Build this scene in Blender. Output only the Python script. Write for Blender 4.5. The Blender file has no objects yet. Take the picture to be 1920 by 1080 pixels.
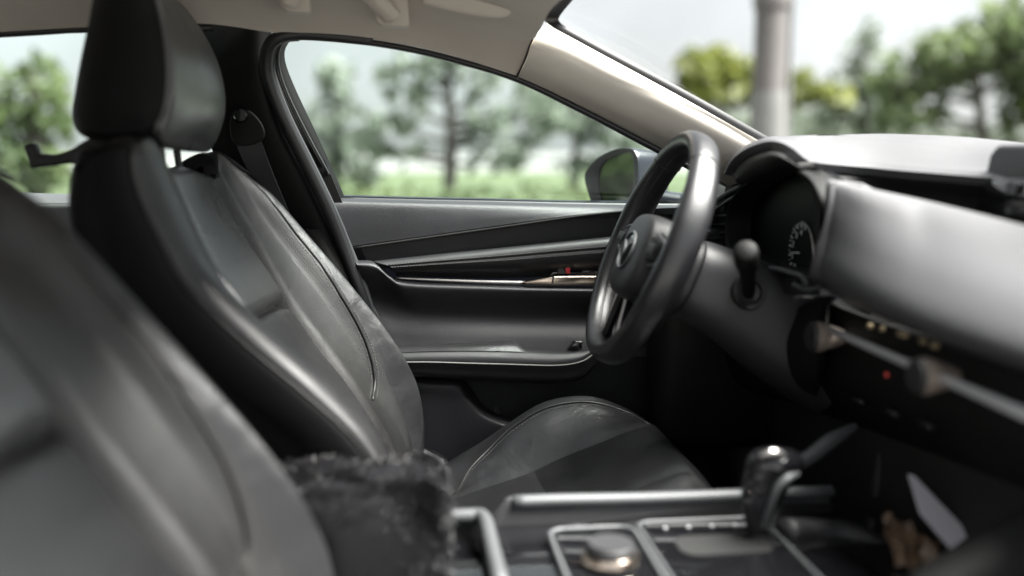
import bpy, math, random
import numpy as np
from mathutils import Vector, Matrix
random.seed(7); rng = np.random.default_rng(7)
sc = bpy.context.scene
col = sc.collection
R = math.radians

# ------------------------------------------------------------------ camera
FPX = 1867.0; YAW = R(6.5); PITCH = R(7.8); CZ = 1.05
cd = bpy.data.cameras.new('camera'); cam = bpy.data.objects.new('camera', cd); col.objects.link(cam)
cd.sensor_width = 36; cd.lens = 35.0; cd.clip_start = 0.02; cd.clip_end = 2000
cam.location = (0, 0, CZ)
cam.rotation_euler = (R(90) - PITCH, 0, -YAW)
cd.dof.use_dof = True; cd.dof.focus_distance = 1.75; cd.dof.aperture_fstop = 1.2; cd.dof.aperture_blades = 0
sc.camera = cam

# ------------------------------------------------------------------ world / sun (overcast)
SUN_EL, SUN_AZ = R(60), R(104)
w = bpy.data.worlds.new('World'); sc.world = w; w.use_nodes = True
nt = w.node_tree; N = nt.nodes; L = nt.links; N.clear()
out = N.new('ShaderNodeOutputWorld'); bg = N.new('ShaderNodeBackground')
sky = N.new('ShaderNodeTexSky'); sky.sky_type = 'NISHITA'; sky.sun_disc = False
sky.sun_elevation = SUN_EL; sky.sun_rotation = SUN_AZ; sky.air_density = 1.0; sky.dust_density = 2.0; sky.ozone_density = 1.0
hs = N.new('ShaderNodeHueSaturation'); hs.inputs['Saturation'].default_value = 0.35
tc = N.new('ShaderNodeTexCoord'); nz = N.new('ShaderNodeTexNoise')
nz.inputs['Scale'].default_value = 2.6; nz.inputs['Detail'].default_value = 5; nz.inputs['Roughness'].default_value = 0.55
rp = N.new('ShaderNodeMapRange'); rp.inputs['From Min'].default_value = .3; rp.inputs['From Max'].default_value = .7
rp.inputs['To Min'].default_value = .76; rp.inputs['To Max'].default_value = 1.2
mx = N.new('ShaderNodeVectorMath'); mx.operation = 'SCALE'
cmp_ = N.new('ShaderNodeVectorMath'); cmp_.operation = 'MULTIPLY_ADD'; cmp_.inputs[1].default_value = (.16,) * 3; cmp_.inputs[2].default_value = (1.06, 1.09, 1.11)   # thick even cloud
L.new(sky.outputs[0], cmp_.inputs[0]); L.new(cmp_.outputs[0], hs.inputs['Color']); L.new(tc.outputs['Generated'], nz.inputs['Vector'])
L.new(nz.outputs['Fac'], rp.inputs['Value']); L.new(hs.outputs[0], mx.inputs[0]); L.new(rp.outputs[0], mx.inputs['Scale'])
L.new(mx.outputs[0], bg.inputs['Color']); L.new(bg.outputs[0], out.inputs['Surface'])
bg.inputs['Strength'].default_value = 0.05
sd = bpy.data.lights.new('sun', 'SUN'); sun = bpy.data.objects.new('sun', sd); col.objects.link(sun)
sd.energy = 3.2; sd.angle = R(50); sd.color = (1, .97, .93)
_sdir = Vector((math.sin(SUN_AZ) * math.cos(SUN_EL), math.cos(SUN_AZ) * math.cos(SUN_EL), math.sin(SUN_EL)))
sun.rotation_euler = _sdir.to_track_quat('Z', 'Y').to_euler(); sun.location = (0, 0, 30)
sc.view_settings.view_transform = 'Standard'; sc.view_settings.look = 'None'; sc.view_settings.gamma = 1
sc.view_settings.exposure = 3.45
sc.render.engine = 'CYCLES'; sc.cycles.use_denoising = True
sc.cycles.max_bounces = 6; sc.cycles.diffuse_bounces = 4; sc.cycles.glossy_bounces = 3; sc.cycles.transparent_max_bounces = 16; sc.cycles.caustics_reflective = False; sc.cycles.caustics_refractive = False
sc.cycles.sample_clamp_indirect = 6

# ------------------------------------------------------------------ pixel <-> place helpers (photo pixels, real depth)
_r = np.array([math.cos(YAW), -math.sin(YAW), 0.])
_f = np.array([math.sin(YAW) * math.cos(PITCH), math.cos(YAW) * math.cos(PITCH), -math.sin(PITCH)])
_u = np.cross(_r, _f)
_c = np.array([0, 0, CZ])
def ray(px, py): return _f + (px - 960) / FPX * _r - (py - 540) / FPX * _u
def P(px, py, Y):
    d = ray(px, py); return _c + d * (Y / d[1])
def PX(px, py, X):
    d = ray(px, py); return _c + d * (X / d[0])
def PZ(px, py, Z):
    d = ray(px, py); return _c + d * ((Z - CZ) / d[2])
def row(Y, *pts):          # points at lateral distance Y (or a list of Ys)
    ys = Y if isinstance(Y, (list, tuple)) else [Y] * len(pts)
    return np.array([P(p[0], p[1], y) for p, y in zip(pts, ys)])
def rowx(X, *pts):
    xs = X if isinstance(X, (list, tuple)) else [X] * len(pts)
    return np.array([PX(p[0], p[1], x) for p, x in zip(pts, xs)])
V3 = lambda *a: np.array(a, float)

# ------------------------------------------------------------------ materials
def mat(name, base, rough=.5, metal=0., bump=0., bscale=300., bkind='noise', var=0., vscale=6., rvar=0., spec=.5, coat=0., emit=None, sheen=0.):
    m = bpy.data.materials.new(name); m.use_nodes = True
    t = m.node_tree; n = t.nodes; l = t.links; b = n['Principled BSDF']
    b.inputs['Base Color'].default_value = (*base, 1); b.inputs['Roughness'].default_value = rough
    b.inputs['Metallic'].default_value = metal; b.inputs['Specular IOR Level'].default_value = spec
    b.inputs['Coat Weight'].default_value = coat; b.inputs['Sheen Weight'].default_value = sheen
    co = n.new('ShaderNodeTexCoord')
    if var or rvar:
        a = n.new('ShaderNodeTexNoise'); a.inputs['Scale'].default_value = vscale; a.inputs['Detail'].default_value = 6; a.inputs['Roughness'].default_value = .62
        l.new(co.outputs['Object'], a.inputs['Vector'])
        if var:
            r_ = n.new('ShaderNodeMapRange'); r_.inputs['From Min'].default_value = .25; r_.inputs['From Max'].default_value = .75
            r_.inputs['To Min'].default_value = 1 - var; r_.inputs['To Max'].default_value = 1 + var
            s_ = n.new('ShaderNodeVectorMath'); s_.operation = 'SCALE'; s_.inputs[0].default_value = base
            l.new(a.outputs['Fac'], r_.inputs['Value']); l.new(r_.outputs[0], s_.inputs['Scale']); l.new(s_.outputs[0], b.inputs['Base Color'])
        if rvar:
            q = n.new('ShaderNodeMapRange'); q.inputs['From Min'].default_value = .3; q.inputs['From Max'].default_value = .7
            q.inputs['To Min'].default_value = rough - rvar; q.inputs['To Max'].default_value = rough + rvar
            l.new(a.outputs['Fac'], q.inputs['Value']); l.new(q.outputs[0], b.inputs['Roughness'])
    if bump:
        bp = n.new('ShaderNodeBump'); bp.inputs['Strength'].default_value = bump; bp.inputs['Distance'].default_value = .001
        if bkind == 'noise':
            x = n.new('ShaderNodeTexNoise'); x.inputs['Scale'].default_value = bscale; x.inputs['Detail'].default_value = 3; o = x.outputs['Fac']
        else:
            x = n.new('ShaderNodeTexVoronoi'); x.inputs['Scale'].default_value = bscale; o = x.outputs['Distance']
        l.new(co.outputs['Object'], x.inputs['Vector']); l.new(o, bp.inputs['Height']); l.new(bp.outputs[0], b.inputs['Normal'])
    if emit:
        b.inputs['Emission Color'].default_value = (*emit[:3], 1); b.inputs['Emission Strength'].default_value = emit[3]
    return m

def leather(name, base, rough, wrinkle=.25, perf=False, spec=.62):
    m = bpy.data.materials.new(name); m.use_nodes = True
    t = m.node_tree; n = t.nodes; l = t.links; b = n['Principled BSDF']
    b.inputs['Specular IOR Level'].default_value = spec
    co = n.new('ShaderNodeTexCoord')
    big = n.new('ShaderNodeTexNoise'); big.inputs['Scale'].default_value = 7; big.inputs['Detail'].default_value = 7; big.inputs['Roughness'].default_value = .65
    l.new(co.outputs['Object'], big.inputs['Vector'])
    q = n.new('ShaderNodeMapRange'); q.inputs['From Min'].default_value = .3; q.inputs['From Max'].default_value = .7
    q.inputs['To Min'].default_value = rough - .09; q.inputs['To Max'].default_value = rough + .11
    l.new(big.outputs['Fac'], q.inputs['Value']); l.new(q.outputs[0], b.inputs['Roughness'])
    r_ = n.new('ShaderNodeMapRange'); r_.inputs['From Min'].default_value = .25; r_.inputs['From Max'].default_value = .75
    r_.inputs['To Min'].default_value = .72; r_.inputs['To Max'].default_value = 1.3
    s_ = n.new('ShaderNodeVectorMath'); s_.operation = 'SCALE'; s_.inputs[0].default_value = base
    l.new(big.outputs['Fac'], r_.inputs['Value']); l.new(r_.outputs[0], s_.inputs['Scale']); l.new(s_.outputs[0], b.inputs['Base Color'])
    gr = n.new('ShaderNodeTexVoronoi'); gr.inputs['Scale'].default_value = 520
    l.new(co.outputs['Object'], gr.inputs['Vector'])
    b1 = n.new('ShaderNodeBump'); b1.inputs['Strength'].default_value = .22; b1.inputs['Distance'].default_value = .0006
    l.new(gr.outputs['Distance'], b1.inputs['Height'])
    wr = n.new('ShaderNodeTexNoise'); wr.inputs['Scale'].default_value = 16; wr.inputs['Detail'].default_value = 5; wr.inputs['Distortion'].default_value = 1.2
    l.new(co.outputs['Object'], wr.inputs['Vector'])
    b2 = n.new('ShaderNodeBump'); b2.inputs['Strength'].default_value = wrinkle; b2.inputs['Distance'].default_value = .004
    l.new(wr.outputs['Fac'], b2.inputs['Height']); l.new(b1.outputs[0], b2.inputs['Normal']); nrm = b2
    if perf:
        pv = n.new('ShaderNodeTexVoronoi'); pv.inputs['Scale'].default_value = 330; pv.inputs['Randomness'].default_value = .12
        l.new(co.outputs['Object'], pv.inputs['Vector'])
        pr = n.new('ShaderNodeMapRange'); pr.inputs['From Min'].default_value = .22; pr.inputs['From Max'].default_value = .36
        l.new(pv.outputs['Distance'], pr.inputs['Value'])
        b3 = n.new('ShaderNodeBump'); b3.inputs['Strength'].default_value = .5; b3.inputs['Distance'].default_value = .001
        l.new(pr.outputs[0], b3.inputs['Height']); l.new(b2.outputs[0], b3.inputs['Normal']); nrm = b3
        mm = n.new('ShaderNodeVectorMath'); mm.operation = 'SCALE'
        p2 = n.new('ShaderNodeMapRange'); p2.inputs['From Min'].default_value = .2; p2.inputs['From Max'].default_value = .36; p2.inputs['To Min'].default_value = .25
        l.new(pv.outputs['Distance'], p2.inputs['Value']); l.new(s_.outputs[0], mm.inputs[0]); l.new(p2.outputs[0], mm.inputs['Scale']); l.new(mm.outputs[0], b.inputs['Base Color'])
    l.new(nrm.outputs[0], b.inputs['Normal'])
    return m

M = {}
M['leather'] = leather('black_leather', (.013, .013, .014), .38, .28, spec=.7)
M['leather_worn'] = leather('creased_leather', (.014, .014, .0155), .37, .45, spec=.75)
M['leather_lit'] = leather('lit_black_leather', (.06, .062, .062), .32, .12, spec=1.)  # same black leather, base paled to stand in for window reflections
M['leather_soft'] = leather('soft_black_leather', (.014, .014, .015), .46, .28, spec=.6)
M['leather_perf'] = leather('perforated_leather', (.015, .0147, .0145), .38, .15, True)
M['leather_smooth'] = leather('smooth_black_leather', (.013, .013, .0145), .50, .10, spec=.38)
M['vinyl'] = leather('black_vinyl', (.0045, .0045, .005), .6, .12, spec=.18)
M['wheel_leather'] = leather('wheel_leather', (.009, .009, .0105), .34, .04)
M['wheel_perf'] = leather('wheel_perforated_leather', (.02, .02, .022), .36, .05, True)
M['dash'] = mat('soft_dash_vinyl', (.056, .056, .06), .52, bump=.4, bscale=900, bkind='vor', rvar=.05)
M['door'] = mat('door_vinyl', (.014, .0137, .0165), .45, bump=.3, bscale=800, bkind='vor', rvar=.06, var=.15)
M['plastic'] = mat('black_plastic', (.011, .011, .012), .5, bump=.25, bscale=1100, bkind='vor', rvar=.05)
M['black_trim'] = mat('black_trim', (.004, .004, .004), .6, bump=.2, bscale=1100, bkind='vor', spec=.2)
M['dark'] = mat('matte_black_plastic', (.007, .007, .007), .7)
M['gray_plastic'] = mat('grey_plastic', (.026, .026, .028), .45, bump=.2, bscale=1100, bkind='vor', rvar=.05)
M['gloss'] = mat('piano_black', (.006, .006, .007), .08, coat=.5)
M['cluster'] = mat('cluster_lens', (.0015, .0015, .002), .4, spec=.08)
M['rubber'] = mat('rubber_seal', (.012, .012, .013), .45)
M['seal_gray'] = mat('grey_seal', (.045, .047, .05), .42)
M['chrome'] = mat('satin_chrome', (.62, .6, .58), .32, 1.)
M['bronze'] = mat('bronze_chrome', (.62, .52, .43), .2, 1.)
M['champagne'] = mat('champagne_knob', (.30, .25, .215), .38, .25)
M['silver'] = mat('silver_paint', (.08, .083, .087), .5, .15, rvar=.05)
M['bar'] = mat('satin_bar', (.42, .42, .43), .42, .15)
M['headliner'] = mat('beige_headliner', (.70, .635, .56), .95, bump=.6, bscale=700, var=.05, sheen=.2)
M['pillar'] = mat('beige_plastic', (.70, .65, .575), .8, spec=.15, bump=.15, bscale=1000, bkind='vor', var=.03)
M['carpet'] = mat('black_carpet', (.012, .012, .013), .95, bump=1., bscale=900)
M['belt'] = mat('seat_belt_webbing', (.02, .02, .022), .6, bump=.6, bscale=900)
M['stitch'] = mat('grey_thread', (.14, .135, .13), .7)
M['piping'] = mat('black_piping', (.012, .012, .012), .4)
M['red'] = mat('red_marker', (.32, .02, .025), .4)
M['red_led'] = mat('red_indicator', (.35, .04, .04), .4, emit=(1, .12, .1, .012))
M['white_print'] = mat('white_print', (.8, .8, .82), .5)
M['amber'] = mat('amber_print', (.42, .33, .2), .5)
M['blue_paint'] = mat('dark_blue_paint', (.006, .008, .014), .35, .1, coat=.4)
M['paper'] = mat('white_paper', (.62, .6, .66), .8, var=.05)
M['wrapper'] = mat('brown_wrapper', (.13, .085, .055), .35, var=.75, vscale=45)
M['dark_wrapper'] = mat('dark_printed_film', (.09, .05, .04), .3, var=.4, vscale=30)
M['fur'] = mat('black_fur', (.007, .0065, .008), .42, spec=.5)

def glass(name, tint, refl=1.0, top=.9):
    m = bpy.data.materials.new(name); m.use_nodes = True
    t = m.node_tree; n = t.nodes; l = t.links; n.clear()
    o = n.new('ShaderNodeOutputMaterial'); tr = n.new('ShaderNodeBsdfTransparent'); tr.inputs[0].default_value = (*tint, 1)
    g = n.new('ShaderNodeBsdfGlossy'); g.inputs['Roughness'].default_value = .02
    lw = n.new('ShaderNodeLayerWeight'); pw = n.new('ShaderNodeMath'); pw.operation = 'POWER'; pw.inputs[1].default_value = 5.
    f = n.new('ShaderNodeMapRange'); f.inputs['To Min'].default_value = .05 * refl; f.inputs['To Max'].default_value = top
    l.new(lw.outputs['Facing'], pw.inputs[0]); l.new(pw.outputs[0], f.inputs['Value'])
    x = n.new('ShaderNodeMixShader'); l.new(f.outputs[0], x.inputs[0]); l.new(tr.outputs[0], x.inputs[1]); l.new(g.outputs[0], x.inputs[2]); l.new(x.outputs[0], o.inputs[0])
    return m
M['side_glass'] = glass('side_window_glass', (.86, .95, .92))
M['windshield'] = glass('windscreen_glass', (.95, .97, .96), .2, .02)
M['mirror'] = mat('mirror_silver', (.8, .84, .84), .02, 1.)

# ------------------------------------------------------------------ object helpers
def thing(name, label, cat, loc=(0, 0, 0), group=None):
    o = bpy.data.objects.new(name, None); col.objects.link(o); o.location = loc; o.empty_display_size = .05
    o['label'] = label; o['category'] = cat; o['kind'] = 'thing'
    if group: o['group'] = group
    return o
def wloc(o):
    v = Vector((0, 0, 0))
    while o is not None: v += o.location; o = o.parent
    return np.array(v)
def mk(name, verts, faces, material, parent=None, smooth=True, label=None, kind=None):
    verts = np.asarray(verts, float)
    if parent is not None: verts = verts - wloc(parent)
    me = bpy.data.meshes.new(name); me.from_pydata(verts.tolist(), [], [tuple(int(i) for i in f) for f in faces]); me.update()
    if smooth: me.polygons.foreach_set('use_smooth', [True] * len(me.polygons))
    o = bpy.data.objects.new(name, me); col.objects.link(o); o.parent = parent
    if material: me.materials.append(M[material] if isinstance(material, str) else material)
    if label: o['label'] = label
    if kind: o['kind'] = kind
    return o
def cr(A, s, closed=False):
    """uniform Catmull-Rom along axis 0, s steps for each segment"""
    A = np.asarray(A, float); k = len(A)
    if closed: E = np.concatenate([A[-1:], A, A[:2]]); segs = k
    else: E = np.concatenate([2 * A[:1] - A[1:2], A, 2 * A[-1:] - A[-2:-1]]); segs = k - 1
    o = []
    for i in range(segs):
        p0, p1, p2, p3 = E[i], E[i + 1], E[i + 2], E[i + 3]
        for j in range(s):
            t = j / s
            o.append(.5 * (2 * p1 + (p2 - p0) * t + (2 * p0 - 5 * p1 + 4 * p2 - p3) * t * t + (3 * p1 - p0 - 3 * p2 + p3) * t ** 3))
    if not closed: o.append(A[-1])
    return np.array(o)
def grid(rows, su=6, sv=6, closed=False):
    A = np.array([cr(r, su) for r in rows])        # (k, nu, 3)
    return cr(A, sv, closed)                       # (nv, nu, 3)
def normals(G):
    du = np.gradient(G, axis=1); dv = np.gradient(G, axis=0); n = np.cross(du, dv)
    n /= np.linalg.norm(n, axis=2, keepdims=True) + 1e-9
    c = G.reshape(-1, 3).mean(0)
    if (n.reshape(-1, 3) @ (_c - c)).sum() < 0: n = -n
    return n
def gmesh(G, closed=False, closed_u=False):
    nv, nu = G.shape[:2]; f = []
    for i in range(nv if closed else nv - 1):
        for j in range(nu if closed_u else nu - 1):
            a = i * nu + j; b = i * nu + (j + 1) % nu; c = ((i + 1) % nv) * nu + (j + 1) % nu; d = ((i + 1) % nv) * nu + j
            f.append((a, b, c, d))
    return G.reshape(-1, 3), f
def shell(name, G, material, parent, thick=.006, **k):
    """a grid given real thickness on the side away from the camera"""
    n = normals(G); B = G - n * thick
    nv, nu = G.shape[:2]; va, fa = gmesh(G); vb, fb = gmesh(B); o = len(va)
    f = list(fa) + [tuple(i + o for i in q[::-1]) for q in fb]
    edge = [(0, j) for j in range(nu)] + [(i, nu - 1) for i in range(1, nv)] + [(nv - 1, j) for j in range(nu - 2, -1, -1)] + [(i, 0) for i in range(nv - 2, 0, -1)]
    for a, b in zip(edge, edge[1:] + edge[:1]):
        ia, ib = a[0] * nu + a[1], b[0] * nu + b[1]; f.append((ib, ia, ia + o, ib + o))
    ob = mk(name, np.concatenate([va, vb]), f, material, parent, **k)
    md = ob.modifiers.new('edge', 'EDGE_SPLIT'); md.split_angle = R(50)
    return ob
def loft(name, rows, material, parent, su=6, sv=6, thick=.006, **k):
    return shell(name, grid(rows, su, sv), material, parent, thick, **k)
def tubeverts(pts, r, n=10, ry=None, up=None, cap=True, closed=False):
    pts = np.asarray(pts, float); m = len(pts)
    T = np.gradient(pts, axis=0) if not closed else (np.roll(pts, -1, 0) - np.roll(pts, 1, 0))
    T /= np.linalg.norm(T, axis=1, keepdims=True) + 1e-9
    rr = np.broadcast_to(np.asarray(r, float), (m,)); r2 = rr if ry is None else np.broadcast_to(np.asarray(ry, float), (m,))
    u = np.array(up if up is not None else (0, 0, 1.)); V = []
    for i in range(m):
        a = u - T[i] * (u @ T[i])
        if np.linalg.norm(a) < 1e-4: a = np.array([1., 0, 0]) - T[i] * T[i][0]
        a /= np.linalg.norm(a); b = np.cross(T[i], a)
        if up is None: u = a
        for j in range(n):
            q = 2 * math.pi * j / n; V.append(pts[i] + a * math.cos(q) * rr[i] + b * math.sin(q) * r2[i])
    F = []
    for i in range(m if closed else m - 1):
        for j in range(n):
            i2 = (i + 1) % m; F.append((i * n + j, i * n + (j + 1) % n, i2 * n + (j + 1) % n, i2 * n + j))
    if cap and not closed: F += [tuple(range(n))[::-1], tuple((m - 1) * n + j for j in range(n))]
    return np.array(V), F
def tube(name, pts, r, material, parent, s=6, **k):
    kw = {q: k.pop(q) for q in ('n', 'ry', 'up', 'cap', 'closed') if q in k}
    c = cr(pts, s, kw.get('closed', False)) if s > 1 else np.asarray(pts)
    if np.ndim(r): r = np.interp(np.linspace(0, 1, len(c)), np.linspace(0, 1, len(r)), r)
    v, f = tubeverts(c, r, **kw); return mk(name, v, f, material, parent, **k)
def slab(name, poly, d, material, parent, bevel=.004, seg=3, **k):
    """a flat outline given thickness d (vector) and rounded edges"""
    poly = np.asarray(poly, float); m = len(poly); d = np.asarray(d, float)
    v = np.concatenate([poly, poly + d]); f = [tuple(range(m)), tuple(range(2 * m - 1, m - 1, -1))]
    f += [((j + 1) % m, j, m + j, m + (j + 1) % m) for j in range(m)]
    o = mk(name, v, f, material, parent, smooth=True, **k)
    import bmesh
    bm = bmesh.new(); bm.from_mesh(o.data); bmesh.ops.recalc_face_normals(bm, faces=bm.faces)
    if bevel: bmesh.ops.bevel(bm, geom=bm.edges[:], offset=bevel, segments=seg, affect='EDGES', profile=.5, clamp_overlap=True)
    for q in bm.faces: q.smooth = True
    bm.to_mesh(o.data); bm.free()
    o.modifiers.new('edge', 'EDGE_SPLIT').split_angle = R(40)
    return o
def box(name, lo, hi, material, parent, bevel=.004, **k):
    lo = np.array(lo, float); hi = np.array(hi, float)
    p = [V3(lo[0], lo[1], lo[2]), V3(hi[0], lo[1], lo[2]), V3(hi[0], hi[1], lo[2]), V3(lo[0], hi[1], lo[2])]
    return slab(name, p, V3(0, 0, hi[2] - lo[2]), material, parent, bevel, **k)
def lathe(name, prof, origin, axis, material, parent, n=32, **k):
    """profile of (radius, height along axis) turned about an axis"""
    a = np.array(axis, float); a /= np.linalg.norm(a); b = np.cross(a, [0, 1, 0.1]); b /= np.linalg.norm(b); c = np.cross(a, b)
    V = []; F = []
    for r_, h in prof:
        for j in range(n):
            q = 2 * math.pi * j / n; V.append(np.array(origin) + a * h + (b * math.cos(q) + c * math.sin(q)) * r_)
    for i in range(len(prof) - 1):
        for j in range(n): F.append((i * n + j, i * n + (j + 1) % n, (i + 1) * n + (j + 1) % n, (i + 1) * n + j))
    F += [tuple(range(n))[::-1], tuple((len(prof) - 1) * n + j for j in range(n))]
    o = mk(name, V, F, material, parent, **k); o.modifiers.new('edge', 'EDGE_SPLIT').split_angle = R(45); return o
def stitches(name, curve, parent, gap=.0055, ln=.0034, r=.00055, lift=None, material='stitch'):
    c = np.asarray(curve, float); dd = np.r_[0, np.cumsum(np.linalg.norm(np.diff(c, axis=0), axis=1))]
    V = []; F = []; s = 0
    at = lambda q: np.array([np.interp(q, dd, c[:, i]) for i in range(3)])
    while s + ln < dd[-1]:
        a, b = at(s), at(s + ln)
        if lift is not None: a = a + lift; b = b + lift
        v, f = tubeverts([a, (a + b) / 2, b], [r * .6, r, r * .6], 5); o = len(V); V += list(v); F += [tuple(i + o for i in q) for q in f]; s += gap
    return mk(name, V, F, material, parent, kind='stuff')
def copy_tree(o, parent=None):
    c = o.copy(); col.objects.link(c); c.parent = parent
    for ch in o.children: copy_tree(ch, c)
    return c

# ================================================================== SETTING
def ground():
    def sheet(name, x0, x1, y0, y1, z, material):
        return mk(name, [(x0, y0, z), (x1, y0, z), (x1, y1, z), (x0, y1, z)], [(0, 1, 2, 3)], material, smooth=False)
    g = sheet('ground', -600, 600, -600, 600, -.004, mat('pale_pavement', (.13, .13, .125), .9, var=.25, vscale=.4)); g['kind'] = 'structure'
    g = sheet('lawn', -60, 60, 13, 52, .02, mat('lawn_green', (.042, .06, .02), .9, var=.45, vscale=.9)); g['kind'] = 'structure'
ground()

def leafmat(name, a, b):
    m = bpy.data.materials.new(name); m.use_nodes = True; t = m.node_tree; n = t.nodes; l = t.links; p = n['Principled BSDF']
    co = n.new('ShaderNodeTexCoord'); z = n.new('ShaderNodeTexNoise'); z.inputs['Scale'].default_value = 1.1; z.inputs['Detail'].default_value = 5
    c = n.new('ShaderNodeValToRGB'); c.color_ramp.elements[0].position = .35; c.color_ramp.elements[1].position = .65
    c.color_ramp.elements[0].color = (*a, 1); c.color_ramp.elements[1].color = (*b, 1)
    l.new(co.outputs['Object'], z.inputs['Vector']); l.new(z.outputs['Fac'], c.inputs[0]); l.new(c.outputs[0], p.inputs['Base Color'])
    p.inputs['Roughness'].default_value = .6
    tl = n.new('ShaderNodeBsdfTranslucent'); mx_ = n.new('ShaderNodeMixShader'); mx_.inputs[0].default_value = .45
    l.new(c.outputs[0], tl.inputs['Color']); l.new(p.outputs[0], mx_.inputs[1]); l.new(tl.outputs[0], mx_.inputs[2]); l.new(mx_.outputs[0], n['Material Output'].inputs['Surface'])
    return m
LM = {'mid': leafmat('leaf_mid', (.07, .10, .04), (.14, .18, .08)), 'blue': leafmat('leaf_hazed', (.12, .145, .115), (.20, .23, .18)),  # the blue set is paled in colour to imitate haze
      'yellow': leafmat('leaf_yellow', (.115, .135, .03), (.19, .21, .055)), 'bright': leafmat('leaf_bright', (.065, .095, .04), (.14, .175, .075))}
BARK = mat('bark', (.07, .06, .055), .9, var=.3, vscale=10)
def leaves(blobs, per, size):
    V = []; F = []
    for (c, rad) in blobs:
        c = np.array(c); k = int(per * (np.prod(rad) ** (2 / 3)))
        d = rng.normal(size=(k, 3)); d /= np.linalg.norm(d, axis=1, keepdims=True); q = c + d * (rng.random((k, 1)) ** .45) * np.array(rad) * rng.uniform(.75, 1.12, (k, 1))
        for p in q:
            a = rng.normal(size=3); a /= np.linalg.norm(a); b = np.cross(a, rng.normal(size=3)); b /= np.linalg.norm(b) + 1e-9
            s = size * rng.uniform(.6, 1.4); o = len(V)
            V += [p - a * s, p + b * s * .55, p + a * s, p - b * s * .55]; F.append((o, o + 1, o + 2, o + 3))
    return V, F
def tree(name, label, base_px, dist, blobs, lm, trunk_top, trunk_r, per=300, size=.13, limbs=True):
    """blobs: (px, py, rx_px, ry_px) seen at that distance; the crown has real depth"""
    b = P(base_px, 400, dist); b[2] = 0
    t = thing(name, label, 'tree', tuple(b), 'trees outside the car windows')
    k = dist / FPX
    B = []
    for (x, y, rx, ry) in blobs:
        c = P(x, y, dist + rng.uniform(-.6, .6) * rx * k); B.append((c, (1.22 * rx * k, .6 * (rx * k + ry * k), 1.22 * ry * k)))
    v, f = leaves(B, per * (.5 if lm == 'blue' else .85), size * 1.25); mk('crown', v, f, LM[lm], t, smooth=False)
    tp = P(base_px + rng.uniform(-8, 8), trunk_top, dist)
    tv, tf = tubeverts(cr([b, b * .6 + tp * .4 + V3(.08, 0, 0), tp], 6), np.linspace(trunk_r, trunk_r * .4, 13), 8)
    V = list(tv); F = list(tf)
    if limbs:
        for c, rad in B:
            h = np.clip((c[2] - rad[2] * .8 - b[2]) / max(tp[2] - b[2], .1), .25, .95); s = b + (tp - b) * h
            lv, lf = tubeverts(cr([s, (s + c) / 2 + V3(0, 0, -.15 * rad[2]), c], 4), np.linspace(trunk_r * .4, trunk_r * .1, 9), 6)
            o = len(V); V += list(lv); F += [tuple(i + o for i in q) for q in lf]
    mk('trunk', V, F, BARK, t)
    return t
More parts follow.
